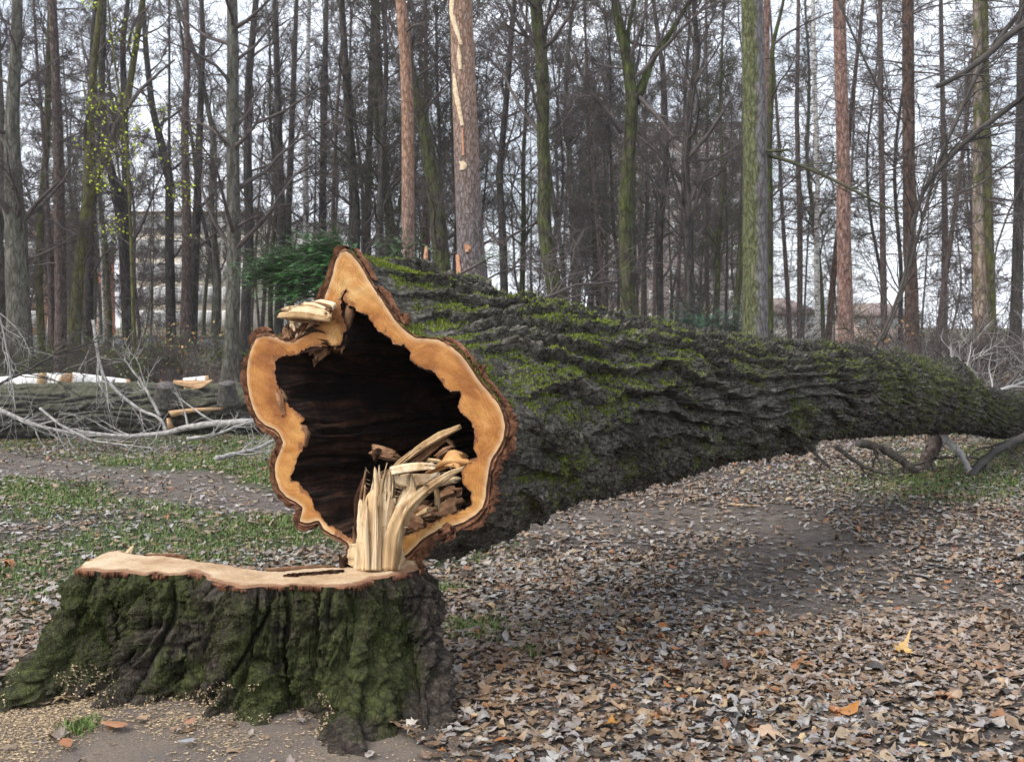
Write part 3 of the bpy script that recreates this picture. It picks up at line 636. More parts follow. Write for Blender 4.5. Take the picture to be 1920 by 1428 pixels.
cv = np.array([tuple(p) for p in cv]); cf = np.array([f for f in cf if len(f) == 3]); cf = cf[inpoly(cv[cf].mean(1), T0) & ~inpoly(cv[cf].mean(1), PIT)]
dd = mind(cv, T0); zt = ST + sst(0, .02, dd) * (.008 + .010 * fbm(cv[:, 0] * 5, cv[:, 1] * 7, 1., 4) + .022 * sst(-.62, -.5, cv[:, 0]) * sst(4.45, 4.6, cv[:, 1]))
mesh('sawn_top', np.c_[cv, zt] - sloc, [cf], stopm.m, stump, smooth=True, attrs=dict(dist=dd))
pitV = np.concatenate([np.c_[PIT * 1.0, np.full(120, ST + .016)], np.c_[PIT + .01 * rng.normal(size=PIT.shape), np.full(120, ST - .12)], np.c_[PIT.mean(0)[None] * np.ones((120, 1)), np.full(120, ST - .2)]])
mesh('rot_pit', pitV - sloc, [grid_faces(3, 120)], rotd, stump)
for j, (L_, w_, mt) in enumerate([([(560, 128), (620, 132), (700, 128)], [.03, .045, .02], oldm), ([(480, 118), (492, 100), (505, 75)], [.02, .012, .003], freshm), ([(1000, 178), (1120, 172), (1260, 166)], [.02, .03, .02], oldm), ([(1520, 158), (1560, 156), (1590, 158)], [.02, .03, .02], rimm), ([(1340, 150), (1420, 156), (1480, 150)], [.05, .07, .04], freshm)]):
    a_ = np.array(L_, float); P_ = np.array([at(q[0] / 2, 980 + q[1] / 2, y_) for q, y_ in zip(a_, [[4.93, 4.92, 4.88], [4.97, 4.97, 4.97], [4.72, 4.73, 4.74], [4.66, 4.64, 4.62], [4.70, 4.68, 4.68]][j])]); shard('loose_shard', P_, w_, .018, mt, stump, seed=500 + j, n=20, jag=.5, tip=(1., .6))
# moss fuzz on the stump
stm = tinted('stump_moss', .85, .2)
def scol(P, n):
    a = np.clip(rng.uniform(0, 1, (n, 1)) * .7 + .3 * (.5 + fbm(P[:, 0] * 6, P[:, 1] * 6, P[:, 2] * 6, 2))[:, None], 0, 1)
    return np.array([.028, .042, .008]) * (1 - a) + np.array([.135, .155, .038]) * a
def wst(V, nn):
    f = fbm(V[..., 0] * 2.4, V[..., 1] * 2.4, V[..., 2] * 2.4, 4)
    return sst(-.02, .42, f + .2 * pn(V[..., 0] * 12, V[..., 1] * 12, V[..., 2] * 12) + .12 - .5 * sst(-.45, -.25, V[..., 0])) * sst(.05, .2, V[..., 2]) * sst(.52, .46, V[..., 2])
Vm, Fm, Cm = fuzz(SV, SN, 70000, wst, (.004, .013), .0018, .3, scol)
mesh('moss', Vm - sloc, [Fm], stm, stump, colors=Cm)
# chips of bark sawn red at the edge of the top
cb = MB()
for k in range(34):
    i = int(rng.integers(nf)); m = int(rng.integers(8, 34)); ids = np.clip(i + np.arange(m), 0, nf - 1); hh = rng.uniform(.008, .032)
    nd = np.c_[onormal(smooth_loop(T0, 6))[ids], np.zeros(m)]; P = np.c_[T0[ids], np.full(m, ST + rng.uniform(-.004, .004))]
    o_ = P + nd * (.012 + .006 * rng.normal(size=(m, 1))); dn = np.array([0, 0, -1.]) * hh * (.55 + 1. * np.abs(pn(np.arange(m) * .22, k * 2.3, .5)) + .15 * rng.uniform(size=m))[:, None]
    cb.add(np.concatenate([P - nd * .012, o_, o_ + dn, P + dn]), [grid_faces(4, m, False)])
o = tag(cb.build('bark_edge', rimm, stump), kind='stuff'); o.location = -sloc
# hinge: fibres torn out of the stump, standing and bending into the butt
def Hs(L_, Ys):
    a = np.array(L_, float); return at(620 + a[:, 0] / 5.289, 820 + a[:, 1] / 5.289, np.broadcast_to(np.asarray(Ys, float), (len(a),)))
hinge = [  # path (zoom px, upwards), widths m, depth, material
    ([(330, 1310), (330, 1000), (300, 800), (295, 620)], [.075, .06, .035, .012], 4.60, freshm),
    ([(310, 1310), (290, 1000), (285, 700), (320, 470), (345, 320)], [.06, .035, .022, .018, .008], 4.62, oldm),
    ([(355, 1310), (345, 950), (330, 800), (345, 470)], [.05, .04, .018, .006], 4.59, paleold),
    ([(420, 1310), (415, 950), (430, 700), (445, 480), (436, 300)], [.10, .095, .075, .05, .008], 4.56, freshm),
    ([(450, 1310), (450, 900), (470, 600), (482, 400), (480, 275)], [.07, .06, .045, .025, .006], 4.565, freshm),
    ([(500, 1310), (505, 980), (545, 700), (585, 450), (590, 330)], [.10, .085, .062, .060, .050], 4.555, freshm),
    ([(470, 1310), (490, 900), (500, 500), (540, 330), (560, 250)], [.03, .02, .010, .008, .004], 4.55, paleold),
    ([(580, 1310), (590, 980), (680, 720), (760, 560), (800, 480), (800, 370)], [.09, .085, .075, .055, .042, .04], 4.55, freshm),
    ([(600, 1310), (640, 950), (740, 720), (900, 560), (1060, 440), (1220, 340), (1350, 290)], [.05, .06, .06, .045, .035, .028, .012], 4.54, paleold),
    ([(560, 1310), (610, 900), (660, 760), (760, 640), (900, 510), (1050, 450), (1300, 420)], [.04, .045, .04, .035, .035, .03, .03], 4.58, freshm),
    ([(600, 335), (720, 310), (880, 290), (1040, 285)], [.030, .034, .030, .024], 4.54, freshm),
    ([(590, 330), (640, 370), (650, 420), (780, 430), (1000, 400), (1080, 350)], [.02, .03, .05, .04, .03, .015], 4.57, freshm),
    ([(620, 470), (720, 450), (850, 430), (960, 420)], [.02, .045, .04, .015], 4.59, paleold),
    ([(830, 370), (880, 430), (970, 485)], [.010, .012, .005], 4.52, paleold),
    ([(490, 430), (560, 370), (680, 240), (820, 130), (900, 100)], [.01, .015, .018, .015, .01], 4.60, paleold),
    ([(640, 760), (680, 620), (720, 470)], [.02, .03, .015], 4.62, oldm),
    ([(250, 1310), (240, 1000), (225, 880)], [.03, .02, .006], 4.66, oldm),
    ([(235, 1210), (270, 950), (270, 620), (330, 400)], [.03, .025, .03, .02], 4.67, rotd),
    ([(120, 1300), (110, 1220), (75, 1120)], [.02, .015, .004], 4.64, rotd),
    ([(130, 1290), (140, 1210), (200, 1120)], [.03, .02, .008], 4.66, rotd)]
for q in range(16):
    x0 = rng.uniform(310, 620); yt = rng.uniform(420, 900); x1 = x0 + rng.uniform(-40, 60) + max(0, x0 - 520) * .5; w0 = rng.uniform(.008, .022)
    hinge.append(([(x0, 1310), ((x0 + x1) / 2 + rng.normal(0, 10), (1225 + yt) / 2), (x1, yt)], [w0, w0 * .8, .003], rng.uniform(4.535, 4.58), freshm if q % 3 else paleold))
hroot = empty('hinge_wood', (0, 0, 0)); hroot.parent = stump; hroot.location = -sloc
HB = MB()
slab = shard('hinge_slab', Hs([(450, 1310), (450, 1180), (440, 1020), (440, 930)], 4.60), [.185, .18, .165, .13], .05, freshm, hroot, seed=99, n=24, jag=.35, tip=(1.2, .2), ribs=14)
for j, (L_, w_, Y_, mt) in enumerate(hinge):
    a = np.array(L_, float); hh = (1225 - a[:, 1]) / 5.289 / 2000 * 4.6
    Ys = Y_ + .06 * np.clip((a[:, 0] - 600) / 700, 0, 1) - .02
    shard('splinter', Hs(L_, Ys), np.array(w_) * .85, .018, mt, hroot, seed=40 + j, n=40, jag=.42, tip=(1.3, .2), ribs=7)
# fine hairs of torn fibre
hp = []; hrr = []
for k in range(170):
    j = int(rng.choice([3, 5, 7, 8, 9, 10])); L_, w_, Y_, mt = hinge[j]; a = np.array(L_, float); t = rng.uniform(.15, .95) * (len(a) - 1); i = int(t); p = a[i] + (a[min(i + 1, len(a) - 1)] - a[i]) * (t - i)
    P0 = at(620 + p[0] / 5.289, 820 + p[1] / 5.289, Y_ - .03); sd_ = rng.choice([-1, 1]) * w_[min(i, len(w_) - 1)] * .45
    P0 = P0 + np.array([sd_, 0, 0]); d = np.array([np.sign(sd_) * rng.uniform(.3, 1), rng.uniform(-.5, .1), rng.uniform(-.2, 1)]); d *= rng.uniform(.008, .035) / np.linalg.norm(d)
    hp.append([P0, P0 + d * .5 + rng.normal(0, .003, 3), P0 + d + rng.normal(0, .005, 3)]); hrr.append([.0009, .0007, .0003])
V, fs = tubes(np.array(hp), np.array(hrr), 3); tag(mesh('torn_fibres', V, fs, freshm, hroot), kind='stuff')
# ------------------------------------------------ leaf litter
LM = tinted('dry_leaves', .45, .3); LM.node_tree.nodes['Principled BSDF'].inputs['Specular IOR Level'].default_value = .55
PAL = np.array([(.42, .40, .375), (.34, .32, .30), (.40, .295, .19), (.33, .23, .145), (.235, .15, .088), (.16, .105, .068), (.10, .072, .052), (.36, .14, .045), (.52, .38, .20), (.30, .27, .27), (.50, .46, .40)])
PW = np.array([.12, .13, .12, .12, .16, .14, .12, .035, .025, .08, .045]); PW /= PW.sum()
def maple(n):
    tips = [(-2.45, .55), (-1.55, .95), (-.78, .62), (-.62, .72)]
    a = []
    for ang, r in [(-2.7, .42), (-2.25, .62), (-1.85, .40), (-1.35, .88), (-.95, .62), (-.75, .70), (-.42, .50), (0, 1.02), (.42, .50), (.75, .70), (.95, .62), (1.35, .88), (1.85, .40), (2.25, .62), (2.7, .42), (3.14, .18)]:
        a.append((math.sin(ang) * r, math.cos(ang) * r))
    return np.array(a)
def aspen():
    t = np.linspace(0, 2 * PI, 12, endpoint=False); r = 1 - .12 * np.cos(3 * t); return np.stack([np.sin(t) * .72 * r, np.cos(t) * r * .95], -1)
TEMPL = [maple(0), aspen(), aspen() * [.72, 1.08], maple(0) * [.85, .9]]
def leaf_batch(x, y, size, templ, lift, curl, tilt, zoff=None):
    n = len(x); T = TEMPL[templ]; m = len(T)
    P = np.concatenate([T * 1., T * .5, [[0, 0]]]); jit = 1 + rng.normal(0, .17, (n, len(P), 2))
    Q = P[None] * jit * size[:, None, None]
    r2 = Q[..., 0] / size[:, None]; r3 = Q[..., 1] / size[:, None]
    cu = rng.normal(0, 1, (n, 1)) * curl[:, None]; cw = rng.normal(0, 1, (n, 1)) * curl[:, None]; fold = rng.normal(0, .5, (n, 1)) * curl[:, None]
    z = size[:, None] * (cu * r2 ** 2 + cw * r3 ** 2 + fold * np.abs(r2) + rng.normal(0, .07, Q.shape[:2]) * (curl[:, None] * 1.5 + .3) * np.r_[np.ones(m), np.ones(m) * .4, 0][None])
    V = np.concatenate([Q, z[..., None]], -1)
    rz = rng.uniform(0, 2 * PI, n); tx = rng.normal(0, 1, n) * tilt; ty = rng.normal(0, 1, n) * tilt
    c, s = np.cos(rz)[:, None], np.sin(rz)[:, None]; X = V[..., 0] * c - V[..., 1] * s; Y = V[..., 0] * s + V[..., 1] * c; Z = V[..., 2] + X * tx[:, None] + Y * ty[:, None]
    Z = Z - np.minimum(Z.min(1), 0)[:, None] * .6
    X = X + x[:, None]; Y = Y + y[:, None]; Z = Z + gh(x, y)[:, None] + lift[:, None]
    i = np.arange(m); j = (i + 1) % m
    f4 = np.stack([i, j, m + j, m + i], -1); f3 = np.stack([m + i, m + j, np.full(m, 2 * m)], -1); off = (np.arange(n) * len(P))[:, None, None]
    return np.stack([X, Y, Z], -1).reshape(-1, 3), (f4[None] + off).reshape(-1, 4), (f3[None] + off).reshape(-1, 3)
def leafcol(n, x, y):
    k = rng.choice(len(PAL), n, p=PW); c = PAL[k] * rng.uniform(.62, 1.02, (n, 1))
    warm = sst(-.2, .35, fbm(x * .5, y * .5, 21., 3))[:, None]; tan = np.array([.33, .20, .11])
    return c * (1 - .35 * warm) + tan * .35 * warm * rng.uniform(.5, 1.4, (n, 1))
def scatter(y0, y1, dens, half=.80):
    A = half * (y1 ** 2 - y0 ** 2); n = int(A * dens); y = np.sqrt(rng.uniform(y0 ** 2, y1 ** 2, n)); x = rng.uniform(-half, half, n) * y
    return x, y
def footmask(x, y): return inpoly(np.c_[x, y], bot)
def leafdens(x, y):
    pm_ = pathmask(x, y); clump = fbm(x * 1.1, y * 1.1, 31., 4)
    d = 1 - np.where(x < 0, .50, .74) * pm_ * np.where(x < 0, 1., sst(.75, .25, clump)) - .97 * soilmask(x, y) - .50 * grassmask(x, y) - .22 * (x < -.3) * sst(5.5, 7, y)
    d = d * (.78 + .8 * clump)
    return d
def make_litter(sets, name, root=None):
    Vs, F4, F3, Cs, n0 = [], [], [], [], 0
    for (x, y, size, t, lift, curl, tilt) in sets:
        if not len(x): continue
        V, f4, f3 = leaf_batch(x, y, size, t, lift, curl, tilt); Vs.append(V); F4.append(f4 + n0); F3.append(f3 + n0); n0 += len(V)
        Cs.append(np.repeat(leafcol(len(x), x, y), len(TEMPL[t]) * 2 + 1, 0))
    o = mesh(name, np.concatenate(Vs), [np.concatenate(F4), np.concatenate(F3)], LM, root, colors=np.concatenate(Cs)); tag(o, kind='stuff'); return o
def sets_for(y0, y1, dens, smin, smax, heap=0):
    x, y = scatter(y0, y1, dens); keep = rng.uniform(size=len(x)) < leafdens(x, y); keep &= ~footmask(x, y); x, y = x[keep], y[keep]
    t = rng.choice(4, len(x), p=[.3, .3, .25, .15]); out = []
    clump = sst(.25, .6, fbm(x * 1.6, y * 1.6, 41., 3))
    for k in range(4):
        q = t == k; n = q.sum(); sz = smin + (smax - smin) * rng.uniform(0, 1, n) ** 1.5 * (1.02 if k in (0, 3) else .72)
        out.append((x[q], y[q], sz, k, rng.uniform(.0, .018, n) + clump[q] * rng.uniform(0, .05, n), rng.uniform(.05, .55, n), rng.uniform(.02, .20, n) + clump[q] * .3))
    return out
make_litter(sets_for(3.3, 7.5, 2100, .012, .046) + sets_for(7.5, 17, 620, .018, .048), 'leaf_litter')
make_litter(sets_for(17, 42, 26, .05, .10), 'far_leaf_litter')
# crumbs: bits of broken leaf and twig, and sawdust near the stump
def crumbs(name, x, y, size, cols, mat, lift=.004):
    n = len(x); V = rng.normal(0, 1, (n, 4, 3)) * [1, 1, .25]; V *= size[:, None, None] * .6; V[..., 0] *= rng.uniform(.4, 2.2, (n, 1))
    V += np.stack([x, y, gh(x, y) + lift + .004], -1)[:, None]; i = np.arange(n)[:, None] * 4
    F_ = np.concatenate([i + [0, 1, 2], i + [0, 2, 3], i + [0, 3, 1]]); return tag(mesh(name, V.reshape(-1, 3), [F_], mat, colors=np.repeat(cols, 4, 0)), kind='stuff')
x, y = scatter(3.4, 9.5, 700); q = rng.uniform(size=len(x)) < .75 - .6 * soilmask(x, y); x, y = x[q], y[q]
crumbs('leaf_crumbs', x, y, rng.uniform(.003, .010, len(x)), leafcol(len(x), x, y) * .8, LM)
n = 60000; x = rng.normal(-1.45, .75, n); y = rng.normal(4.12, .30, n)
wgt = fbm(x * 2.4, y * 2.4, 51., 3) + .8 * np.exp(-((x + 1.75) / .45) ** 2 - ((y - 4.12) / .25) ** 2) - .16
q = (rng.uniform(-.35, .6, n) < wgt) & (y > 3.4); x, y = x[q], y[q]
crumbs('sawdust', x, y, rng.uniform(.002, .0070, len(x)), np.array([.62, .46, .28]) * rng.uniform(.6, 1.25, (len(x), 1)), tinted('sawdust', .9, .15), .002)
# chips lying on the stump's top and feet
n = 5200; i = rng.integers(0, 500, n); r = rng.integers(2, 70, n); P = SV[r, i]; q = fbm(P[:, 0] * 4, P[:, 1] * 4, P[:, 2] * 4, 3) + .25 * (1 - r / 70) > .22; P = P[q]
V = rng.normal(0, 1, (len(P), 4, 3)) * .0035 + P[:, None] + SN[r[q], i[q]][:, None] * .006; k4 = np.arange(len(P))[:, None] * 4
o = mesh('sawdust_dusting', V.reshape(-1, 3) - sloc, [np.concatenate([k4 + [0, 1, 2], k4 + [0, 2, 3], k4 + [0, 3, 1]])], bpy.data.materials['sawdust'], stump, colors=np.repeat(np.array([.60, .46, .29]) * rng.uniform(.6, 1.2, (len(P), 1)), 4, 0)); tag(o, kind='stuff')

# single leaves one can pick out
def one_leaf(px, py, size, c, label, templ=0, curl=.6, tilt=.3, rz=0.):
    g = atz(px, py, .02); x, y = np.array([g[0]]), np.array([g[1]])
    V, f4, f3 = leaf_batch(x, y, np.array([size]), templ, np.array([.024]), np.array([curl * .55]), np.array([tilt * .35]))
    o = mesh('fallen_leaf', V - [g[0], g[1], 0], [f4, f3], LM, colors=np.tile(np.array(c) * .75, (len(V), 1))); o.location = (g[0], g[1], 0)
    tag(o, label, 'leaf', 'larger leaves lying on the ground')
for a in [(214, 1388, .055, (.50, .24, .12), 'tan leaf lying flat on the bare soil before the stump', 2, .15, .05),
          (355, 1390, .032, (.46, .22, .12), 'small curled rusty leaf on the bare soil below the stump root'),
          (125, 1418, .045, (.48, .20, .08), 'orange brown leaf at the bottom edge of the bare soil', 2, .2, .1),
          (352, 1418, .034, (.42, .43, .45), 'grey white leaf on the soil at the bottom edge of the picture', 2, .12, .05),
          (1078, 1206, .085, (.72, .55, .27), 'pale yellow maple leaf right of the stump', 0, .3, .15),
          (1690, 1226, .075, (.66, .42, .14), 'yellow brown curled maple leaf far right of the path', 0, .7, .4),
          (1592, 1330, .05, (.52, .21, .04), 'upright orange leaf among grey leaves at lower right', 1, .6, .6),
          (1150, 1357, .06, (.50, .24, .05), 'amber orange leaf at the bottom centre', 0, .7, .5),
          (1800, 1368, .085, (.66, .46, .32), 'big pale tan maple leaf in the bottom right corner', 0, .4, .2),
          (1440, 1378, .08, (.62, .42, .27), 'light tan folded leaf beside the bottom centre litter', 0, .7, .4),
          (1286, 1040, .055, (.42, .17, .05), 'rust leaf standing on the dark leaf heap on the path', 0, .9, .8),
          (1420, 1205, .06, (.34, .13, .04), 'dark rusty maple leaf in the middle of the litter', 0, .9, .5),
          (1330, 1250, .055, (.10, .075, .06), 'dark upright leaf among the litter right of the stump', 1, .8, .5),
          (1250, 1186, .05, (.70, .69, .70), 'near white leaf lying between brown leaves right of the stump', 0, .5, .2),
          (1170, 1330, .07, (.55, .36, .20), 'tan maple leaf with a straw beside it near the bottom centre', 0, .5, .3),
          (20, 1068, .06, (.50, .19, .05), 'bright orange leaf left of the stump', 0, .8, .5),
          (88, 1040, .055, (.56, .34, .22), 'light tan curled leaf behind the left root of the stump', 0, .8, .4),
          (1856, 1064, .06, (.52, .27, .14), 'orange tan leaf near the right edge of the picture', 0, .6, .4),
          (1885, 1300, .05, (.05, .04, .035), 'black brown shrivelled leaf by the right edge', 0, 1., .6),
          (1640, 1252, .07, (.07, .055, .045), 'dark curled leaf arching over a hollow in the litter', 2, 1.1, .5)]:
    one_leaf(*a[:5], **dict(zip(('templ', 'curl', 'tilt'), a[5:])))
# ------------------------------------------------ grass
GM = tinted('grass_blades', .6, .2)
def blades(name, x, y, h, cols):
    n = len(x); z = gh(x, y); a = rng.uniform(0, 2 * PI, n); d = np.stack([np.cos(a), np.sin(a)], -1); lean = rng.uniform(.1, .8, n) * h
    w = rng.uniform(.0016, .0032, n) * (1 + y / 9); s = np.stack([-d[:, 1], d[:, 0]], -1) * w[:, None]; b = np.stack([x, y], -1)
    V = np.zeros((n, 5, 3)); V[:, 0, :2] = b - s; V[:, 1, :2] = b + s; V[:, 2, :2] = b + d * lean[:, None] * .35 + s * .8; V[:, 3, :2] = b + d * lean[:, None] * .35 - s * .8; V[:, 4, :2] = b + d * lean[:, None]
    V[:, :2, 2] = z[:, None]; V[:, 2:4, 2] = (z + h * .6)[:, None]; V[:, 4, 2] = z + h * rng.uniform(.8, 1, n); i = np.arange(n)[:, None] * 5
    return tag(mesh(name, V.reshape(-1, 3), [i + [0, 1, 2, 3], i + [3, 2, 4]], GM, colors=np.repeat(cols, 5, 0)), kind='stuff')
x, y = scatter(5., 17., 1500, .60); gm_ = grassmask(x, y); q = (rng.uniform(size=len(x)) < gm_ * .8); x, y = x[q], y[q]
extra = []
for (px, py, r, n) in [(870, 1185, .16, 900), (830, 1110, .12, 500), (900, 1180, .2, 500), (150, 1395, .06, 260), (1000, 1225, .1, 150), (500, 1000, .6, 2500), (60, 930, .9, 5000), (250, 870, 1.6, 9000), (470, 890, .9, 4000), (380, 1050, .3, 900), (1700, 905, 1.0, 3000), (1850, 915, 1.2, 3000)]:
    g = atz(px, py, 0.); extra.append(np.c_[g[0] + rng.normal(0, r, n) * .6, g[1] + rng.normal(0, r, n) * .6])
ex = np.concatenate(extra); x = np.r_[x, ex[:, 0]]; y = np.r_[y, ex[:, 1]]; q = ~footmask(x, y) & (y > 3.5) & (pathmask(x, y) < .3); x, y = x[q], y[q]
n = len(x); cg = np.array([.095, .150, .038]) + rng.uniform(0, 1, (n, 1)) * np.array([.08, .10, .025]); dry = rng.uniform(size=n) < .12; cg[dry] = np.array([.30, .25, .13])
blades('grass', x, y, rng.uniform(.012, .042, n), cg)
# ------------------------------------------------ branch growing
def grow(S, D, Ln, n, wig, up, r=rng):
    T = len(S); P = np.zeros((T, n, 3)); P[:, 0] = S; d = D / (np.linalg.norm(D, axis=1)[:, None] + 1e-9); st = (Ln / (n - 1))[:, None]
    for i in range(1, n):
        d = d + r.normal(0, wig, (T, 3)) + np.array([0, 0, 1.]) * up; d /= np.linalg.norm(d, axis=1)[:, None]; P[:, i] = P[:, i - 1] + d * st
    return P
def children_of(P, R, m, lo, hi, spread, r=rng):
    """m starts per parent polyline"""
    T, n, _ = P.shape; idx = np.repeat(np.arange(T), m); t = r.uniform(lo, hi, len(idx)) * (n - 1); i = np.clip(t.astype(int), 0, n - 2); f = (t - i)[:, None]
    S = P[idx, i] * (1 - f) + P[idx, i + 1] * f; T_ = P[idx, i + 1] - P[idx, i]; T_ /= np.linalg.norm(T_, axis=1)[:, None] + 1e-9
    q = r.normal(size=(len(idx), 3)); q -= (q * T_).sum(1)[:, None] * T_; q /= np.linalg.norm(q, axis=1)[:, None]
    spread = np.asarray(spread)[:, None]; D = T_ * np.cos(spread) + q * np.sin(spread); rr = R[idx, i] * (1 - f[:, 0]) + R[idx, i + 1] * f[:, 0]
    return S, D, rr, idx, t / (n - 1)
def taper(r0, r1, n): return r0[:, None] * (1 - np.linspace(0, 1, n)) + r1[:, None] * np.linspace(0, 1, n)
def crown_geo(TP, TR, zlo, zhi, nb, blen, kind='oak', seed=1, dens=1.2, twig=.0055):
    """bare crown round trunk polyline TP (n,3)"""
    r = np.random.default_rng(seed); mb = MB(); z = TP[:, 2]
    zz_ = np.sort(r.uniform(0, 1, nb)) ** .9 * (zhi - zlo) + zlo; S = np.stack([np.interp(zz_, z, TP[:, k]) for k in range(3)], -1); rt = np.interp(zz_, z, TR)
    az = np.arange(nb) * 2.4 + r.uniform(-.6, .6, nb); h = (zz_ - zlo) / (zhi - zlo + 1e-6)
    if kind == 'oak':
        el = r.uniform(.25, 1.0, nb) + h * .25; ln = blen * r.uniform(.5, 1.25, nb) * (1 - .45 * h); wig, up = .17, .05
        D = np.stack([np.cos(az) * np.cos(el), np.sin(az) * np.cos(el), np.sin(el)], -1); L1 = grow(S, D, ln, 8, wig, up, r); R1 = taper(np.minimum(rt * .42, .018 * ln + .008), np.full(nb, .007), 8)
        S2, D2, r2, ix, t = children_of(L1, R1, int(6 * dens), .15, .98, r.uniform(.5, 1.0, nb * int(6 * dens)), r); l2 = ln[ix] * r.uniform(.25, .5, len(ix)) * (1.15 - .6 * t); L2 = grow(S2, D2, l2, 6, .2, .04, r); R2 = taper(np.minimum(r2 * .7, .014), np.full(len(ix), .0045), 6)
        m3 = int(6 * dens); S3, D3, r3, ix3, t3 = children_of(L2, R2, m3, .1, 1., r.uniform(.4, .95, len(ix) * m3), r); l3 = l2[ix3] * r.uniform(.3, .6, len(ix3)); L3 = grow(S3, D3, l3, 4, .22, .03, r); R3 = taper(np.minimum(r3 * .75, .007), np.full(len(ix3), twig * .7), 4)
        m4 = 3; S4, D4, r4, ix4, t4 = children_of(L3, R3, m4, .2, 1., r.uniform(.4, .9, len(ix3) * m4), r); l4 = l3[ix4] * r.uniform(.4, .8, len(ix4)); L4 = grow(S4, D4, l4, 3, .22, .02, r); R4 = taper(np.full(len(ix4), twig), np.full(len(ix4), twig * .45), 3)
        lv = [(L1, R1, 5), (L2, R2, 4), (L3, R3, 3), (L4, R4, 3)]
    else:                                        # dead lower whorls of larch and spruce, twigs hanging
        el = r.uniform(-.25, .25, nb) + h * .25; ln = blen * r.uniform(.45, 1.2, nb) * (1 - .3 * h)
        D = np.stack([np.cos(az) * np.cos(el), np.sin(az) * np.cos(el), np.sin(el)], -1); L1 = grow(S, D, ln, 8, .09, -.035, r); R1 = taper(np.minimum(rt * .22, .010 * ln + .005), np.full(nb, .005), 8)
        m2 = int(9 * dens); S2, D2, r2, ix, t = children_of(L1, R1, m2, .12, 1., r.uniform(.6, 1.1, nb * m2), r); l2 = ln[ix] * r.uniform(.15, .38, len(ix)); L2 = grow(S2, D2, l2, 5, .16, -.07, r); R2 = taper(np.minimum(r2 * .6, .007), np.full(len(ix), .0035), 5)
        m3 = int(6 * dens); S3, D3, r3, ix3, t3 = children_of(L2, R2, m3, .1, 1., r.uniform(.5, 1.1, len(ix) * m3), r); l3 = l2[ix3] * r.uniform(.25, .55, len(ix3)); L3 = grow(S3, D3, l3, 3, .2, -.05, r); R3 = taper(np.full(len(ix3), twig), np.full(len(ix3), twig * .5), 3)
        lv = [(L1, R1, 4), (L2, R2, 3), (L3, R3, 3)]
    for L_, R_, k in lv:
        V, fs = tubes(L_, R_, k, False); mb.add(V, fs)
    return mb, lv[-1][0]
def trunk_geo(TP, TR, seed, k=18, rough=.06, step=.12):
    """smooth resample then a little relief"""
    s = np.r_[0, np.cumsum(np.linalg.norm(np.diff(TP, axis=0), axis=1))]; n = max(8, int(s[-1] / step)); u = np.linspace(0, s[-1], n)
    P = np.stack([np.interp(u, s, TP[:, j]) for j in range(3)], -1); R = np.interp(u, s, TR)
    for _ in range(10): P[1:-1] = (P[:-2] + 2 * P[1:-1] + P[2:]) / 4
    z0 = P[0, 2]; R = R * (1 + .45 * np.exp(-(P[:, 2] - z0) / .35))
    V, fs = tubes(P[None], R[None], k); V = V.reshape(n, k, 3); th_ = np.arange(k) * 2 * PI / k; Cx = P[:, None]
    d = fbm(np.cos(th_)[None] * 2.2 + seed, np.sin(th_)[None] * 2.2, P[:, 2:3] * 1.1, 3) * rough * 1.6 + pn(np.cos(th_)[None] * 5 + seed, np.sin(th_)[None] * 5, P[:, 2:3] * 5) * rough
    fl = np.exp(-(P[:, 2:3] - z0) / .4) * .3 * np.sin(th_ * 4 + seed)[None]
    V = Cx + (V - Cx) * (1 + d + fl)[..., None]
    return V.reshape(-1, 3), fs, P, R
def barkmat(name, stops, green=None, gstops=(.5, .7), side=None, top=None, tz=(0, 1), bump=.7, scale=(1, 1, .25), ns=9, orange=None):
    m = M(name); v = m.coord(scale); f = m.noise(v, ns, 7, .68); c = m.ramp(f, stops); g = m.coord()
    if top:                                      # a second bark colour higher up
        sx = m.n('SeparateXYZ'); m.set(sx.inputs[0], m.n('TexCoord').outputs['Object'])
        h = m.math('ADD', sx.outputs[2], m.math('MULTIPLY', m.noise(g, 1.6, 5, .6), 2.4)); mr = m.n('MapRange'); m.set(mr.inputs[0], h); mr.inputs[1].default_value = tz[0] + 1.2; mr.inputs[2].default_value = tz[1] + 1.2
        c = m.mix(mr.outputs[0], c, m.ramp(f, top))
    if green:
        k = m.noise(g, 2.4, 6, .62)
        if side:                                 # algae on the weather side only
            gn = m.n('NewGeometry'); dp = m.n('VectorMath', operation='DOT_PRODUCT'); m.set(dp.inputs[0], gn.outputs['Normal']); dp.inputs[1].default_value = side
            k = m.math('ADD', k, m.math('MULTIPLY', dp.outputs['Value'], .55))
        c = m.mix(m.ramp(k, [(gstops[0], 0.), (gstops[1], .9)]), c, m.ramp(f, green))
    ck = m.cracks(m.remap(g, (1, 1, .3)), ns * .8, .16); c = m.mix(1., c, m.ramp(ck, [(.0, (.55, .5, .47)), (1., (1.1, 1.1, 1.1))]), 'MULTIPLY')
    m.base(c, .92).bump(m.math('ADD', m.noise(v, ns * 3, 6, .75), m.math('MULTIPLY', ck, .6)), bump, .03); return m.m
GREY = barkmat('grey_green_bark', [(.3, (.05, .048, .04)), (.5, (.115, .112, .092)), (.7, (.20, .195, .165))], [(.3, (.045, .050, .028)), (.7, (.12, .128, .08))], (.5, .8))
DARK = barkmat('dark_bark', [(.3, (.022, .019, .018)), (.5, (.055, .048, .044)), (.7, (.11, .10, .092))], [(.3, (.025, .032, .015)), (.7, (.06, .075, .035))], (.52, .8))
MOSSY = barkmat('mossy_bark', [(.3, (.022, .018, .014)), (.5, (.055, .046, .036)), (.7, (.10, .088, .07))], [(.3, (.028, .036, .010)), (.5, (.062, .080, .018)), (.7, (.11, .13, .035))], (.38, .60))
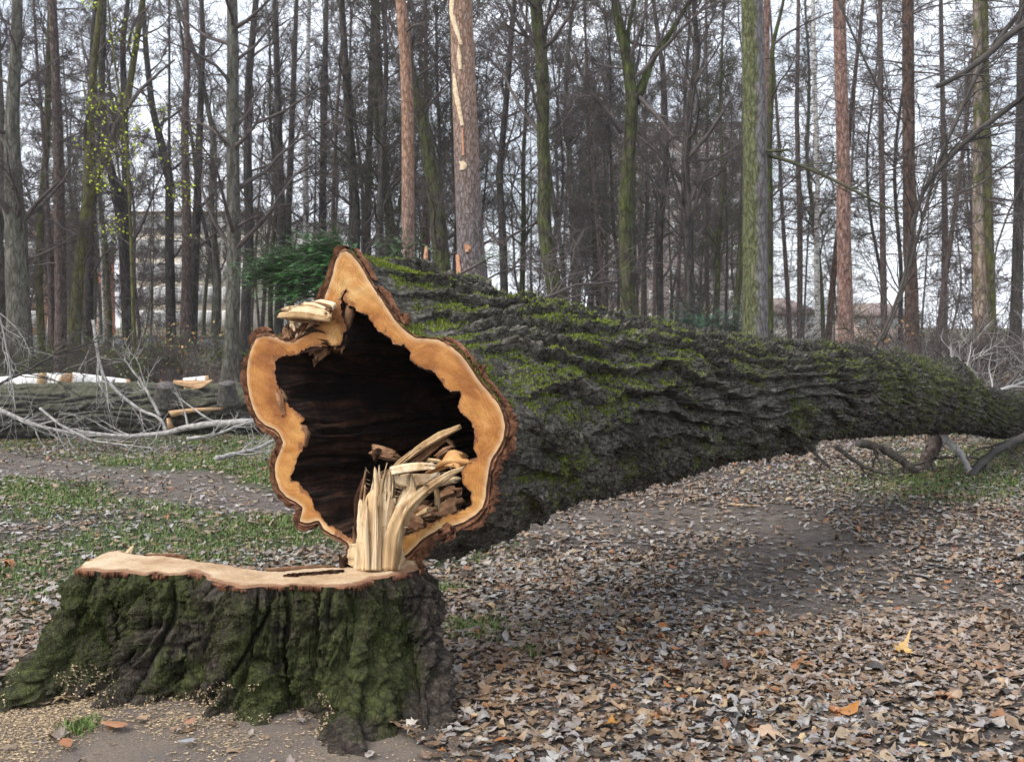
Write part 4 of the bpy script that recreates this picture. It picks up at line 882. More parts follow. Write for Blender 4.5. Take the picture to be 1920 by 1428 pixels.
ALGAE = barkmat('algae_bark', [(.3, (.09, .082, .082)), (.5, (.17, .16, .155)), (.7, (.26, .245, .24))], [(.35, (.045, .055, .020)), (.5, (.105, .12, .045)), (.65, (.17, .18, .085))], (.47, .60), side=(-1., 0, 0), scale=(1, 1, .5), ns=14)
OLIVE = barkmat('olive_bark', [(.3, (.05, .045, .028)), (.7, (.13, .12, .07))], [(.3, (.055, .06, .015)), (.7, (.14, .145, .04))], (.38, .6))
PINE = barkmat('pine_bark', [(.3, (.10, .080, .075)), (.5, (.21, .18, .175)), (.7, (.33, .29, .28))], top=[(.3, (.26, .15, .10)), (.5, (.40, .26, .19)), (.7, (.46, .38, .33))], tz=(3.6, 6.2), scale=(1, 1, .45), ns=22, bump=1.)
PINE2 = barkmat('slim_pine_bark', [(.3, (.13, .09, .075)), (.5, (.22, .165, .14)), (.7, (.30, .24, .21))], top=[(.34, (.16, .09, .06)), (.48, (.31, .185, .125)), (.6, (.40, .26, .19)), (.7, (.42, .35, .31))], tz=(3.4, 6.), scale=(1, 1, .4), ns=14)
REDPINE = barkmat('red_pine_bark', [(.3, (.17, .12, .11)), (.5, (.27, .17, .145)), (.7, (.34, .25, .23))], top=[(.34, (.10, .062, .052)), (.48, (.24, .145, .115)), (.6, (.32, .21, .175)), (.7, (.38, .32, .29))], tz=(1., 2.6), scale=(1, 1, .5), ns=15)
SPRUCE = barkmat('spruce_bark', [(.3, (.05, .038, .034)), (.5, (.115, .088, .078)), (.7, (.20, .16, .145))], scale=(1, 1, .5), ns=13)
REDSPRUCE = barkmat('peeling_spruce_bark', [(.3, (.035, .026, .022)), (.46, (.085, .058, .047)), (.58, (.14, .088, .066)), (.68, (.17, .12, .10)), (.76, (.42, .29, .20))], scale=(1, 1, .6), ns=9, bump=1.)
BIRCH = M('birch_bark'); v = BIRCH.coord((1, 1, 5)); f = BIRCH.noise(v, 5, 5, .7)
BIRCH.base(BIRCH.ramp(f, [(.40, (.05, .045, .04)), (.47, (.52, .50, .47)), (.7, (.70, .68, .65))]), .7); BIRCH = BIRCH.m
TWIG = simple('twig_bark', [(.3, (.060, .048, .045)), (.7, (.135, .112, .105))], 3)
TWIGD = simple('dark_twigs', [(.3, (.035, .030, .027)), (.7, (.085, .075, .065))], 3)
TWIGG = simple('mossy_twigs', [(.3, (.040, .042, .020)), (.7, (.095, .095, .055))], 3)
TWIGP = simple('pale_twigs', [(.3, (.20, .185, .17)), (.7, (.42, .40, .38))], 3)
FOL = tinted('fresh_leaves', .5, .2)
def leaves_on(tips, n, size, colr, sd=.25, r=rng):
    i = r.integers(0, len(tips), n); P = tips[i, -1] + r.normal(0, sd, (n, 3)) * [1, 1, .8]
    a = r.normal(size=(n, 3)); a /= np.linalg.norm(a, axis=1)[:, None]; b = np.cross(a, r.normal(size=(n, 3))); b /= np.linalg.norm(b, axis=1)[:, None]
    s = size * r.uniform(.6, 1.3, (n, 1)); V = np.stack([P, P + a * s * .6 + b * s * .45, P + a * s * 1.1, P + a * s * .6 - b * s * .45], 1).reshape(-1, 3)
    c = np.array(colr) * r.uniform(.6, 1.4, (n, 1)) + np.array([.05, .03, 0]) * r.uniform(0, 1, (n, 1)); return V, [np.arange(4 * n).reshape(n, 4)], np.repeat(c, 4, 0)
def traced_tree(name, pts, Y, mat, label, cat='tree', zt=13., kind='oak', nb=16, blen=3., zlo=3., tw=TWIG, forks=(), limbs=(), group=None, seed=1, dens=1.2, k=18, rough=.06, leaf=None, stubs=0, wtop=None):
    """pts: (px, py, width px) from base to the top of the frame; all of it stands at depth Y"""
    a = np.array(pts, float); P = at(a[:, 0], a[:, 1], Y); R = a[:, 2] * Y / F / 2 * .92
    g = gh(P[0, 0], Y); P[0, 2] = g - .1
    up = P[-1] - P[-2]; up = up / abs(up[2]) if abs(up[2]) > .1 else np.array([0, 0, 1.]); zt = max(zt, P[-1, 2] + 1.5); steps = np.linspace(0, zt - P[-1, 2], 5)[1:]
    if zlo < 99 or nb > 0 or stubs or len(limbs) or pts[-1][1] <= 0: P = np.vstack([P, P[-1] + up * steps[:, None] * [.6, .6, 1]]); R = np.r_[R, R[-1] * np.linspace(.9, .3, 4)]
    root = empty(name, (P[0, 0], P[0, 1], g), label, cat, group); rl = np.array(root.location)
    mb = MB(); V, fs, TP, TR = trunk_geo(P, R, seed, k, rough); mb.add(V, fs)
    ends = [(TP, TR)]
    for fk in forks:
        b = np.array(fk, float); Q = at(b[:, 0], b[:, 1], np.linspace(Y, Y + .4, len(b))); Rq = b[:, 2] * Y / F / 2; d = Q[-1] - Q[-2]; d /= np.linalg.norm(d); Q = np.vstack([Q, Q[-1] + d * 1.5, Q[-1] + d * 3 + [0, 0, .6]]); Rq = np.r_[Rq, Rq[-1] * .7, Rq[-1] * .3]
        V, fs, q1, q2 = trunk_geo(Q, Rq, seed + 3, 12, rough); mb.add(V, fs); ends.append((q1, q2))
    mb.build('trunk', mat, root, True).location = -rl
    mbr = MB(); lp = []
    for TP_, TR_ in ends:
        lo = max(zlo, TP_[0, 2] + .3); hi = TP_[-1, 2]
        if hi > lo + .5:
            n_ = max(4, int(nb / len(ends))); o = np.argsort(TP_[:, 2]); c_, tips = crown_geo(TP_[o], TR_[o], lo, hi, n_, blen, kind, seed, dens); mbr.V += c_.V; mbr.F += [f + mbr.n for f in c_.F]; mbr.n += c_.n; mbr.C += c_.C; lp.append(tips)
    for lb in limbs:                             # limbs one can see and trace
        b = np.array(lb, float); Q = at(b[:, 0], b[:, 1], np.linspace(Y, Y - .8, len(b))); Rq = b[:, 2] * Y / F / 2; Q = resample(Q, 14, False); Rq = np.interp(np.linspace(0, 1, 14), np.linspace(0, 1, len(b)), Rq)
        V, fs = tubes(Q[None], Rq[None], 7); mbr.add(V, fs)
        ln_ = np.linalg.norm(Q[-1] - Q[0]); S2, D2, r2, ix, t = children_of(Q[None], Rq[None], 10, .25, 1., rng.uniform(.4, .9, 10)); L2 = grow(S2, D2, ln_ * rng.uniform(.12, .4, 10), 6, .15, .0); R2 = taper(r2 * .45, np.full(10, .004), 6); V, fs = tubes(L2, R2, 4, False); mbr.add(V, fs)
        S3, D3, r3, ix, t = children_of(L2, R2, 7, .2, 1., rng.uniform(.4, .9, 70)); L3 = grow(S3, D3, ln_ * rng.uniform(.04, .16, 70), 4, .2, .0); V, fs = tubes(L3, taper(np.full(70, .006), np.full(70, .003), 4), 3, False); mbr.add(V, fs)
    if mbr.n: mbr.build('crown', tw, root).location = -rl
    if leaf:
        V, fs, c_ = leaf(np.concatenate(lp)); mesh('foliage', V - rl, fs, FOL, root, colors=c_)
    if stubs:
        sb = MB(); zz2 = rng.uniform(1.5, 11, stubs)
        S = np.stack([np.interp(zz2, TP[:, 2], TP[:, j]) for j in range(3)], -1); az = rng.uniform(PI, 2 * PI, stubs); D = np.stack([np.cos(az), np.sin(az), np.full(stubs, .2)], -1); L_ = grow(S, D, np.interp(zz2, TP[:, 2], TR) + rng.uniform(.05, .5, stubs), 4, .1, .0); V, fs = tubes(L_, np.full((stubs, 4), .018) * [1, .8, .6, .4], 5); sb.add(V, fs).build('dead_stub', tw, root).location = -rl
    return root
yl = lambda n, s, c, sd: (lambda tips: leaves_on(tips, n, s, c, sd))
# ---- left side
traced_tree('ash_tree', [(38, 712, 56), (34, 560, 46), (30, 450, 42), (24, 330, 34), (22, 220, 28), (30, 100, 22), (33, 0, 20)], 31, GREY, 'thick grey green tree at the left edge of the wood', seed=11, nb=16, blen=4., limbs=[[(25, 420, 12), (5, 380, 10), (-30, 340, 8)], [(40, 420, 8), (70, 380, 6), (110, 340, 4)]])
traced_tree('ash_tree', [(-2, 700, 24), (2, 560, 22), (-6, 420, 20), (4, 280, 18), (-4, 120, 15), (-8, 0, 12)], 36, GREY, 'slim grey tree cut off by the left edge of the picture', seed=12, nb=12)
traced_tree('spruce_tree', [(113, 690, 26), (114, 560, 23), (112, 400, 22), (109, 252, 20), (103, 100, 17), (98, 0, 16)], 33, SPRUCE, 'straight brownish spruce trunk third from the left edge', kind='larch', nb=40, blen=2.4, seed=13, zlo=2.5, tw=TWIG)
traced_tree('young_tree', [(80, 668, 16), (73, 540, 15), (76, 400, 14), (88, 270, 13), (91, 120, 11), (94, 0, 9)], 36, OLIVE, 'slender olive green tree beside the brownish spruce trunk', seed=14, nb=12, blen=2.6)
traced_tree('dead_snag', [(97, 655, 16), (97, 560, 15), (96, 500, 14), (95, 445, 10)], 40, REDSPRUCE, 'short dark broken snag behind the brownish spruce trunk', cat='dead tree', zt=0, nb=0, zlo=99, seed=15)
traced_tree('forked_tree', [(136, 690, 26), (146, 520, 23), (158, 430, 22), (168, 345, 24), (168, 230, 18), (176, 120, 14), (190, 0, 12)], 32, OLIVE, 'forked olive green tree with a limb reaching up to the right', seed=16, nb=16, blen=3.,
            forks=[[(166, 350, 18), (200, 285, 17), (232, 228, 14), (245, 150, 12), (268, 0, 11)]], limbs=[[(200, 285, 11), (222, 225, 10), (262, 170, 8), (300, 135, 5), (328, 112, 3)]])
traced_tree('young_tree', [(163, 660, 18), (168, 520, 16), (170, 430, 14), (186, 260, 12), (172, 100, 10), (180, 0, 9)], 41, DARK, 'dark thin tree just behind the forked olive tree', seed=17, nb=12)
traced_tree('twin_tree', [(245, 672, 30), (238, 540, 24), (232, 440, 22), (216, 350, 20), (202, 300, 16), (190, 180, 12), (196, 0, 9)], 38, DARK, 'dark double stemmed tree before the pale apartment block', seed=18, nb=16, forks=[[(240, 560, 20), (238, 400, 17), (234, 250, 13), (230, 80, 10), (240, 0, 8)]])
traced_tree('elm_tree', [(322, 668, 22), (318, 480, 18), (318, 330, 17), (300, 260, 15), (285, 200, 13), (274, 100, 11), (268, 0, 9)], 38, DARK, 'dark leaning tree left of the pair of brown stems', seed=19, nb=18)
traced_tree('elm_tree', [(345, 675, 24), (350, 520, 20), (350, 400, 18), (346, 250, 15), (352, 100, 12), (349, 0, 10)], 37, SPRUCE, 'brown stem, left one of the close pair beyond the log pile', seed=20, nb=18, kind='larch', blen=1.8)
traced_tree('elm_tree', [(358, 660, 20), (366, 480, 17), (372, 330, 16), (376, 200, 13), (380, 80, 11), (378, 0, 9)], 40, DARK, 'dark stem, right one of the close pair beyond the log pile', seed=21, nb=16)
traced_tree('beech_tree', [(430, 712, 34), (436, 600, 29), (439, 470, 28), (437, 330, 26), (436, 200, 25), (437, 100, 23), (435, 0, 21)], 30, GREY, 'smooth grey green tree trunk left of the sawn butt with hooked side branches', seed=22, nb=14, blen=3.6, k=24, rough=.03,
            limbs=[[(430, 282, 9), (452, 266, 8), (478, 236, 6), (490, 205, 4), (475, 190, 3)], [(440, 52, 9), (462, 40, 7), (490, 15, 5), (510, -5, 4)], [(428, 275, 8), (412, 255, 6), (402, 238, 3)], [(478, 232, 6), (530, 210, 5), (600, 165, 3), (640, 140, 2)], [(440, 428, 6), (470, 410, 5), (495, 402, 4)]])
traced_tree('beech_tree', [(457, 672, 22), (462, 540, 20), (468, 430, 18), (464, 300, 17), (466, 150, 15), (480, 0, 12)], 35, DARK, 'darker tree close behind the smooth grey green trunk', seed=23, nb=18)
traced_tree('young_tree', [(405, 650, 16), (408, 520, 15), (396, 400, 13), (400, 250, 11), (372, 120, 9), (330, 0, 8)], 42, GREY, 'pale thin tree leaning left beside the smooth grey green trunk', seed=24, nb=14)
traced_tree('young_maple', [(252, 655, 8), (248, 520, 7), (244, 400, 6), (236, 250, 5), (215, 120, 4), (205, 30, 3)], 27, OLIVE, 'thin young maple still carrying yellow green leaves', cat='young maple', seed=25, nb=16, blen=2.2, zlo=3.6, zt=9, leaf=yl(900, .07, (.42, .52, .03), .13), tw=TWIG)
traced_tree('birch_tree', [(572, 560, 12), (574, 400, 11), (573, 250, 10), (577, 120, 9), (580, 0, 8)], 44, BIRCH, 'slim white birch above the torn slab of the butt', seed=26, nb=14, blen=2.2)
traced_tree('birch_tree', [(1535, 660, 12), (1531, 480, 11), (1533, 320, 10), (1527, 150, 9), (1524, 0, 8)], 46, BIRCH, 'slim white birch left of the red pine', seed=27, nb=14, blen=2.2)
for j, (x0, x1, x2, w_, Y_, lb) in enumerate([(520, 528, 516, 17, 43, 'dark upright tree behind the green yew spray'), (548, 540, 556, 14, 47, 'thin dark tree right of the yew spray'), (610, 604, 612, 15, 45, 'dark tree rising behind the tip of the butt'), (655, 668, 640, 20, 38, 'dark tree directly behind the peak of the butt'),
        (693, 688, 700, 15, 44, 'thin dark tree left of the slim orange pine'), (722, 730, 705, 15, 40, 'mossy thin tree touching the left side of the slim orange pine')]):
    traced_tree('lime_tree', [(x0, 640, w_ * 1.2), (x1, 420, w_), ((x1 + x2) / 2, 220, w_ * .85), (x2, 0, w_ * .6)], Y_, (DARK, MOSSY)[j == 5], lb, seed=30 + j, nb=20)
# ---- centre
p1 = traced_tree('slim_pine', [(768, 560, 28), (766, 478, 27), (765, 412, 26), (765, 304, 25.5), (764, 195, 24), (759, 87, 22.5), (751, 0, 21)], 27, PINE2, 'slim straight pine with an orange brown upper trunk', cat='pine', kind='larch', nb=0, zlo=99, seed=41, k=24, rough=.025, limbs=[[(760, 62, 5), (775, 48, 3), (800, 42, 2)]], stubs=4)
p2 = traced_tree('big_pine', [(893, 700, 66), (887, 556, 60), (881, 434, 55), (877, 347, 52), (874, 260, 50), (870, 174, 48.5), (867, 87, 47), (864, 0, 45)], 20, PINE, 'thick scaly pine with pale torn strips down its trunk', cat='pine', kind='larch', nb=0, zlo=99, seed=42, k=40, rough=.02, limbs=[[(905, 400, 5), (918, 440, 4), (934, 459, 2)], [(860, 560, 3), (840, 524, 5), (810, 530, 3)]])
def bare_patch(root, Y, cx, pts, mat, name='bare_wood'):
    """torn strip lying on the curved trunk: pts (px, py, half width px); cx(py)-> trunk centre px, radius px"""
    MBb = MB(); n = 40; a = np.array(pts, float); py = np.linspace(a[0, 1], a[-1, 1], n); xx = np.interp(py, a[:, 1], a[:, 0]); hw = np.interp(py, a[:, 1], a[:, 2]) * (1 + .5 * pn(py * .11, 0 * py, 3.)) + .3
    rowsV = []
    for y_, x_, h_ in zip(py, xx, hw):
        c_, r_ = cx(y_); r_ = r_ * 1.035; q = np.clip((x_ + np.linspace(-h_, h_, 6) - c_) / r_, -.98, .98); dz = np.sqrt(1 - q * q) * r_ * Y / F
        b = at(c_ + q * r_, np.full(6, y_), Y); b[:, 1] -= dz; b[[0, -1], 1] += .02; rowsV.append(b)
    return mesh(name, np.array(rowsV).reshape(-1, 3) - np.array(root.location), [grid_faces(n, 6, False)], mat, root, smooth=False)
cx2 = lambda y_: (np.interp(y_, [0, 87, 174, 260, 347, 434, 556], [864, 867, 870, 874, 877, 881, 887]), np.interp(y_, [0, 87, 174, 260, 347, 434, 556], [22.5, 23.5, 24.2, 25, 26, 27.5, 30]))
tornw = simple('torn_wood', [(.3, (.50, .34, .19)), (.6, (.74, .60, .42))], 20)
rawb = simple('raw_bark', [(.3, (.38, .16, .08)), (.6, (.55, .30, .19))], 20)
for L_, mt in [([(849, -20, 5), (847, 30, 4), (856, 60, 4), (866, 90, 2.5)], tornw), ([(861, 92, 1.5), (862, 112, 4), (864, 136, 3)], tornw), ([(852, 142, 2), (855, 175, 4.5), (862, 210, 4), (868, 240, 3)], tornw), ([(868, 245, 1.5), (870, 295, 2)], rawb), ([(866, 306, 5), (871, 314, 7), (868, 322, 4)], tornw), ([(876, 460, 4), (879, 468, 6), (877, 474, 3)], rawb), ([(858, 478, 3), (860, 500, 4), (863, 540, 5)], rawb)]:
    bare_patch(p2, 20, cx2, L_, mt)
traced_tree('mossy_tree', [(1046, 640, 42), (1044, 556, 34), (1032, 499, 30), (1021, 434, 28), (1020, 369, 27), (1022, 304, 26), (1016, 239, 24), (1019, 195, 25), (1018, 130, 25), (1010, 65, 24), (1004, 0, 25)], 26, MOSSY, 'crooked moss green tree trunk right of the torn pine', seed=43, nb=18, blen=3., zlo=6., k=22, rough=.07, limbs=[[(1010, 20, 8), (990, 0, 7), (970, -20, 5)], [(1018, 60, 8), (1040, 20, 7), (1050, -10, 5)]])
traced_tree('mossy_tree', [(1182, 640, 36), (1176, 520, 31), (1172, 430, 29), (1174, 350, 27), (1182, 270, 25), (1186, 185, 25), (1176, 110, 21), (1160, 45, 19), (1153, 0, 16)], 26, MOSSY, 'tall moss green tree that forks into a wide V', seed=44, nb=22, blen=3., zlo=6.5, k=22, rough=.07,
            forks=[[(1187, 190, 16), (1205, 168, 14), (1222, 108, 12), (1250, 74, 10), (1295, 0, 8)], [(1178, 120, 9), (1176, 60, 8), (1190, 0, 7)]], limbs=[[(1165, 250, 8), (1135, 205, 8), (1105, 170, 7), (1075, 105, 5)], [(1196, 180, 9), (1230, 215, 7), (1265, 260, 5)]])
traced_tree('leaning_tree', [(842, 640, 42), (832, 540, 36), (820, 390, 32), (800, 260, 28), (782, 180, 22), (760, 90, 15), (745, 0, 11)], 31, MOSSY, 'dark leaning tree between the two pines', seed=45, nb=26, blen=3.5)
traced_tree('oak_tree', [(1296, 660, 22), (1292, 480, 20), (1285, 330, 18), (1290, 220, 15), (1310, 100, 12), (1300, 0, 9)], 33, DARK, 'dark many branched tree between the forked tree and the big grey trunk', seed=46, nb=30, blen=4.2, zlo=4, limbs=[[(1290, 420, 9), (1320, 340, 8), (1350, 325, 5), (1362, 300, 4)], [(1288, 300, 9), (1330, 250, 7), (1375, 180, 5)]])
traced_tree('oak_tree', [(1372, 640, 15), (1384, 540, 13), (1398, 420, 12), (1402, 330, 10)], 36, MOSSY, 'thin slanting tree close to the left of the big grey trunk', seed=47, nb=6)
traced_tree('oak_tree', [(948, 640, 18), (944, 470, 16), (936, 330, 14), (950, 180, 12), (965, 0, 9)], 37, DARK, 'dark tree in the gap right of the torn pine', seed=48, nb=24, blen=3.6)
traced_tree('lime_tree', [(1088, 640, 14), (1080, 450, 12), (1068, 300, 11), (1060, 150, 9), (1075, 0, 7)], 42, GREY, 'thin grey tree between the two mossy trunks', seed=49, nb=22)
traced_tree('lime_tree', [(1240, 640, 16), (1236, 450, 14), (1250, 300, 12), (1245, 150, 10), (1225, 0, 8)], 40, DARK, 'thin dark tree just right of the forked mossy tree', seed=50, nb=22)
# ---- right
traced_tree('big_spruce', [(1416, 720, 56), (1416, 627, 51), (1416, 440, 49.5), (1416, 294, 48.5), (1414, 147, 46), (1410, 0, 43)], 22, ALGAE, 'thick grey trunk with a green left side', cat='spruce', kind='larch', nb=0, zlo=99, seed=51, k=36, rough=.02, tw=TWIGG, stubs=6,
            limbs=[[(1430, 283, 6), (1455, 283, 6), (1477, 281, 5)], [(1436, 290, 8), (1480, 302, 7), (1530, 322, 6), (1580, 346, 5), (1640, 378, 4), (1700, 405, 2)]])
traced_tree('slim_pine', [(1436, 640, 15), (1434, 400, 14), (1435, 200, 13), (1437, 80, 13), (1438, 0, 13)], 34, REDPINE, 'thin orange pine hidden behind the thick grey and green trunk', cat='pine', nb=0, zlo=99, seed=52)
traced_tree('mossy_tree', [(1446, 640, 12), (1444, 420, 12), (1442, 250, 12), (1448, 160, 11), (1447, 90, 9), (1470, 0, 6)], 30, MOSSY, 'thin mossy stem right behind the thick grey and green trunk', seed=53, nb=10, zlo=5, limbs=[[(1448, 85, 5), (1480, 60, 4), (1530, 35, 3), (1560, 22, 2)]])
traced_tree('red_pine', [(1590, 700, 36), (1586, 627, 32), (1582, 441, 28), (1581, 294, 26.5), (1577, 147, 25), (1573, 0, 24.5)], 25, REDPINE, 'straight reddish pine trunk right of the thick grey trunk', cat='pine', kind='larch', nb=0, zlo=99, seed=54, k=26, rough=.022, stubs=6)
traced_tree('dead_spruce', [(1713, 690, 30), (1709, 540, 26), (1705, 441, 25), (1704, 294, 24), (1703, 147, 23.5), (1702, 0, 22)], 27, REDSPRUCE, 'dark red brown dead spruce with flaking bark and bare side twigs', cat='spruce', kind='larch', nb=46, blen=2.2, zlo=5.2, seed=55, dens=.6, k=22, rough=.05)
traced_tree('dead_larch', [(1842, 700, 34), (1838, 560, 27), (1834, 440, 22), (1832, 300, 18), (1833, 150, 16), (1831, 0, 15)], 26, barkmat('peeled_larch', [(.3, (.13, .09, .065)), (.5, (.27, .20, .15)), (.7, (.42, .34, .27))], [(.3, (.06, .075, .02)), (.7, (.13, .15, .05))], (.5, .62), top=[(.3, (.10, .08, .07)), (.6, (.28, .23, .19))], tz=(3., 5.)), 'pale peeling dead tree near the right edge', cat='dead tree', kind='larch', nb=36, blen=2., zlo=4.5, seed=56, dens=.6)
traced_tree('larch_tree', [(1862, 690, 24), (1856, 500, 19), (1850, 300, 18), (1846, 100, 16), (1845, 0, 15)], 31, OLIVE, 'darker trunk half hidden behind the pale peeling dead tree', kind='larch', nb=44, blen=2.6, zlo=4.5, seed=57)
traced_tree('larch_tree', [(1660, 640, 14), (1655, 420, 12), (1652, 220, 11), (1650, 0, 9)], 38, SPRUCE, 'thin brown larch between the reddish pine and the dead spruce', kind='larch', nb=60, blen=2.8, zlo=4., seed=58)
traced_tree('larch_tree', [(1770, 640, 14), (1772, 420, 12), (1768, 220, 10), (1764, 0, 8)], 40, SPRUCE, 'thin larch between the dead spruce and the pale dead tree', kind='larch', nb=60, blen=2.8, zlo=4., seed=59)
traced_tree('larch_tree', [(1500, 640, 12), (1500, 420, 11), (1494, 220, 9), (1497, 0, 7)], 41, SPRUCE, 'thin larch between the thick grey trunk and the white birch', kind='larch', nb=60, blen=2.8, zlo=5., seed=60)
traced_tree('larch_tree', [(1902, 680, 26), (1908, 500, 22), (1912, 300, 19), (1915, 100, 16), (1918, 0, 14)], 33, DARK, 'dark larch trunk at the right edge of the picture', kind='larch', nb=50, blen=2.8, zlo=4.5, seed=61)
# ------------------------------------------------ the wood behind: shared tree shapes, every tree its own object
def proto(kind, H, r0, nb, blen, zlo, bark, tw, seed, dens=1., bend=.25):
    r = np.random.default_rng(seed); n = 9; z = np.linspace(-.2, H, n); wob = np.cumsum(r.normal(0, bend, (n, 2)), 0) * .5; wob -= wob[0]
    P = np.c_[wob, z]; R = r0 * .72 * (1 - .75 * np.linspace(0, 1, n)); root = empty('bare_tree')
    mb = MB(); V, fs, TP, TR = trunk_geo(P, R, seed, 9, .06, .35); mb.add(V, fs).build('trunk', bark, root, True)
    c_, tips = crown_geo(TP, TR, zlo, H - .3, nb, blen, kind, seed, dens * 1.2, .0075); c_.build('crown', tw, root); return root
protos = [proto('oak', 15, .12, 30, 3.4, 2.2, DARK, TWIG, 101, 1.1, .4), proto('oak', 16, .19, 30, 3.4, 3.0, MOSSY, TWIGG, 102, 1.), proto('oak', 12, .075, 30, 2.4, 1.2, GREY, TWIG, 103, 1., .35), proto('oak', 16, .16, 28, 3.6, 3.5, DARK, TWIGD, 104, 1., .5),
          proto('larch', 17, .15, 70, 2.6, 2.5, SPRUCE, TWIG, 105, .7, .08), proto('larch', 16, .12, 64, 2.2, 1.5, DARK, TWIGD, 106, .7, .08), proto('oak', 13, .10, 24, 2.2, 2., BIRCH, TWIG, 107, .8), proto('larch', 17, .18, 70, 3.0, 4., REDSPRUCE, TWIG, 108, .7, .06)]
names = ['bare_oak', 'mossy_oak', 'grey_ash', 'crooked_oak', 'brown_larch', 'dark_larch', 'thin_birch', 'tall_spruce']
words_ = ['thin dark bare tree', 'mossy bare tree', 'thin grey bare tree', 'crooked dark bare tree', 'brown larch with drooping twigs', 'thin dark larch', 'thin pale birch', 'tall red brown spruce trunk']
LMK = [(-30, 'thick left edge tree'), (113, 'brownish spruce'), (170, 'forked olive tree'), (240, 'double stemmed dark tree'), (318, 'dark leaning tree'), (435, 'smooth grey green trunk'), (572, 'slim white birch'), (655, 'peak of the butt'), (765, 'slim orange pine'), (872, 'thick torn pine'), (1020, 'crooked mossy trunk'), (1100, 'thin grey lime'), (1182, 'forked mossy tree'), (1290, 'branchy dark tree'), (1414, 'thick grey green trunk'), (1500, 'thin larch'), (1580, 'reddish pine'), (1703, 'dead red brown spruce'), (1770, 'thin larch by the spruce'), (1835, 'pale peeling tree'), (1960, 'dark edge larch')]
taken = []; r = np.random.default_rng(77); cnt = 0; first = [True] * 8
lefth = lambda x: 'left'
spots = []
for band, (ya, yb, nn_) in enumerate([(34, 50, 44), (50, 66, 52), (66, 84, 60)]):
    for q in range(nn_):
        for tr in range(30):
            Y = r.uniform(ya, yb); X = r.uniform(-.56, .56) * Y
            if (X / Y > .24 and r.random() < .6) or (X / Y < -.15 and r.random() < .3): continue
            if all(abs(X - a) + abs(Y - b) * .5 > 1.3 for a, b in spots): break
        if q % 9 == 0: X = r.uniform(.04, .22) * Y
        spots.append((X, Y)); px = 960 + X / Y * 2000
        if px < 650: k = r.choice(8, p=[.26, .12, .2, .14, .12, .08, .06, .02])
        elif px < 1400: k = r.choice(8, p=[.30, .20, .10, .20, .06, .08, .01, .05])
        else: k = r.choice(8, p=[.12, .05, .08, .05, .32, .22, .06, .10])
        o = protos[k] if first[k] else copy_tree(protos[k]); first[k] = False
        o.name = names[k]; s = r.uniform(.85, 1.25); o.location = (X, Y, float(gh(np.array(X), np.array(Y)))); o.scale = (s, s, s * r.uniform(.9, 1.15)); o.rotation_euler = (r.normal(0, .045), r.normal(0, .045), r.uniform(0, 2 * PI))
        lm = min(LMK, key=lambda t_: abs(t_[0] - px)); side_ = 'just left of' if px < lm[0] else 'just right of'
        where = ['on the left', 'behind the butt', 'in the middle', 'on the right'][int(np.clip((px - 0) // 480, 0, 3))]; dep = ['in the near rows of the wood', 'in the middle rows of the wood', 'in the far rows of the wood'][band]
        tag(o, f"{words_[k]}, {['near', 'middle', 'far'][band]} row, {side_.replace('just ', '')} the {lm[1]}", 'tree', f'{words_[k]} of the wood')
for k in range(8):
    if first[k]: bpy.data.objects.remove(protos[k])
# ------------------------------------------------ undergrowth: twiggy shrubs
def shrub_proto(n, h, mat, seed, green=None):
    r_ = np.random.default_rng(seed); a = r_.uniform(0, 2 * PI, n); e = r_.uniform(.5, 1.4, n); D = np.stack([np.cos(a) * np.cos(e), np.sin(a) * np.cos(e), np.sin(e)], -1)
    S = np.c_[r_.normal(0, .25, (n, 2)), np.full(n, -.03)]; ln = h * r_.uniform(.5, 1.2, n); mb = MB(); L1 = grow(S, D, ln, 7, .16, .0, r_); R1 = taper(np.full(n, .011), np.full(n, .004), 7); V, fs = tubes(L1, R1, 4, False); mb.add(V, fs)
    S2, D2, r2, ix, t = children_of(L1, R1, 7, .15, 1, r_.uniform(.4, 1., n * 7), r_); L2 = grow(S2, D2, ln[ix] * r_.uniform(.15, .5, len(ix)), 5, .2, .0, r_); R2 = taper(np.full(len(ix), .006), np.full(len(ix), .003), 5); V, fs = tubes(L2, R2, 3, False); mb.add(V, fs)
    S3, D3, r3, ix3, t = children_of(L2, R2, 4, .15, 1, r_.uniform(.4, 1., len(ix) * 4), r_); L3 = grow(S3, D3, r_.uniform(.08, .3, len(ix3)), 3, .2, .0, r_); V, fs = tubes(L3, taper(np.full(len(ix3), .004), np.full(len(ix3), .002), 3), 3, False); mb.add(V, fs)
    root = empty('bare_shrub'); mb.build('stems', mat, root)
    if green is not None:
        V, fs, c_ = leaves_on(L2, green[0], .06, green[1], .12, r_); mesh('foliage', V, fs, FOL, root, colors=c_)
    return root
sh = [shrub_proto(26, 1.6, TWIG, 201), shrub_proto(30, 1.1, TWIGP, 202), shrub_proto(22, 1.3, TWIGG, 203, (900, (.10, .15, .03))), shrub_proto(28, 1.9, TWIGD, 204), shrub_proto(24, 1.2, TWIG, 205, (240, (.30, .17, .06)))]
shw = ['brown twiggy shrub', 'pale grey twiggy shrub', 'low green leaved shrub', 'tall dark twiggy shrub', 'rusty leaved shrub']
sf = [True] * 5
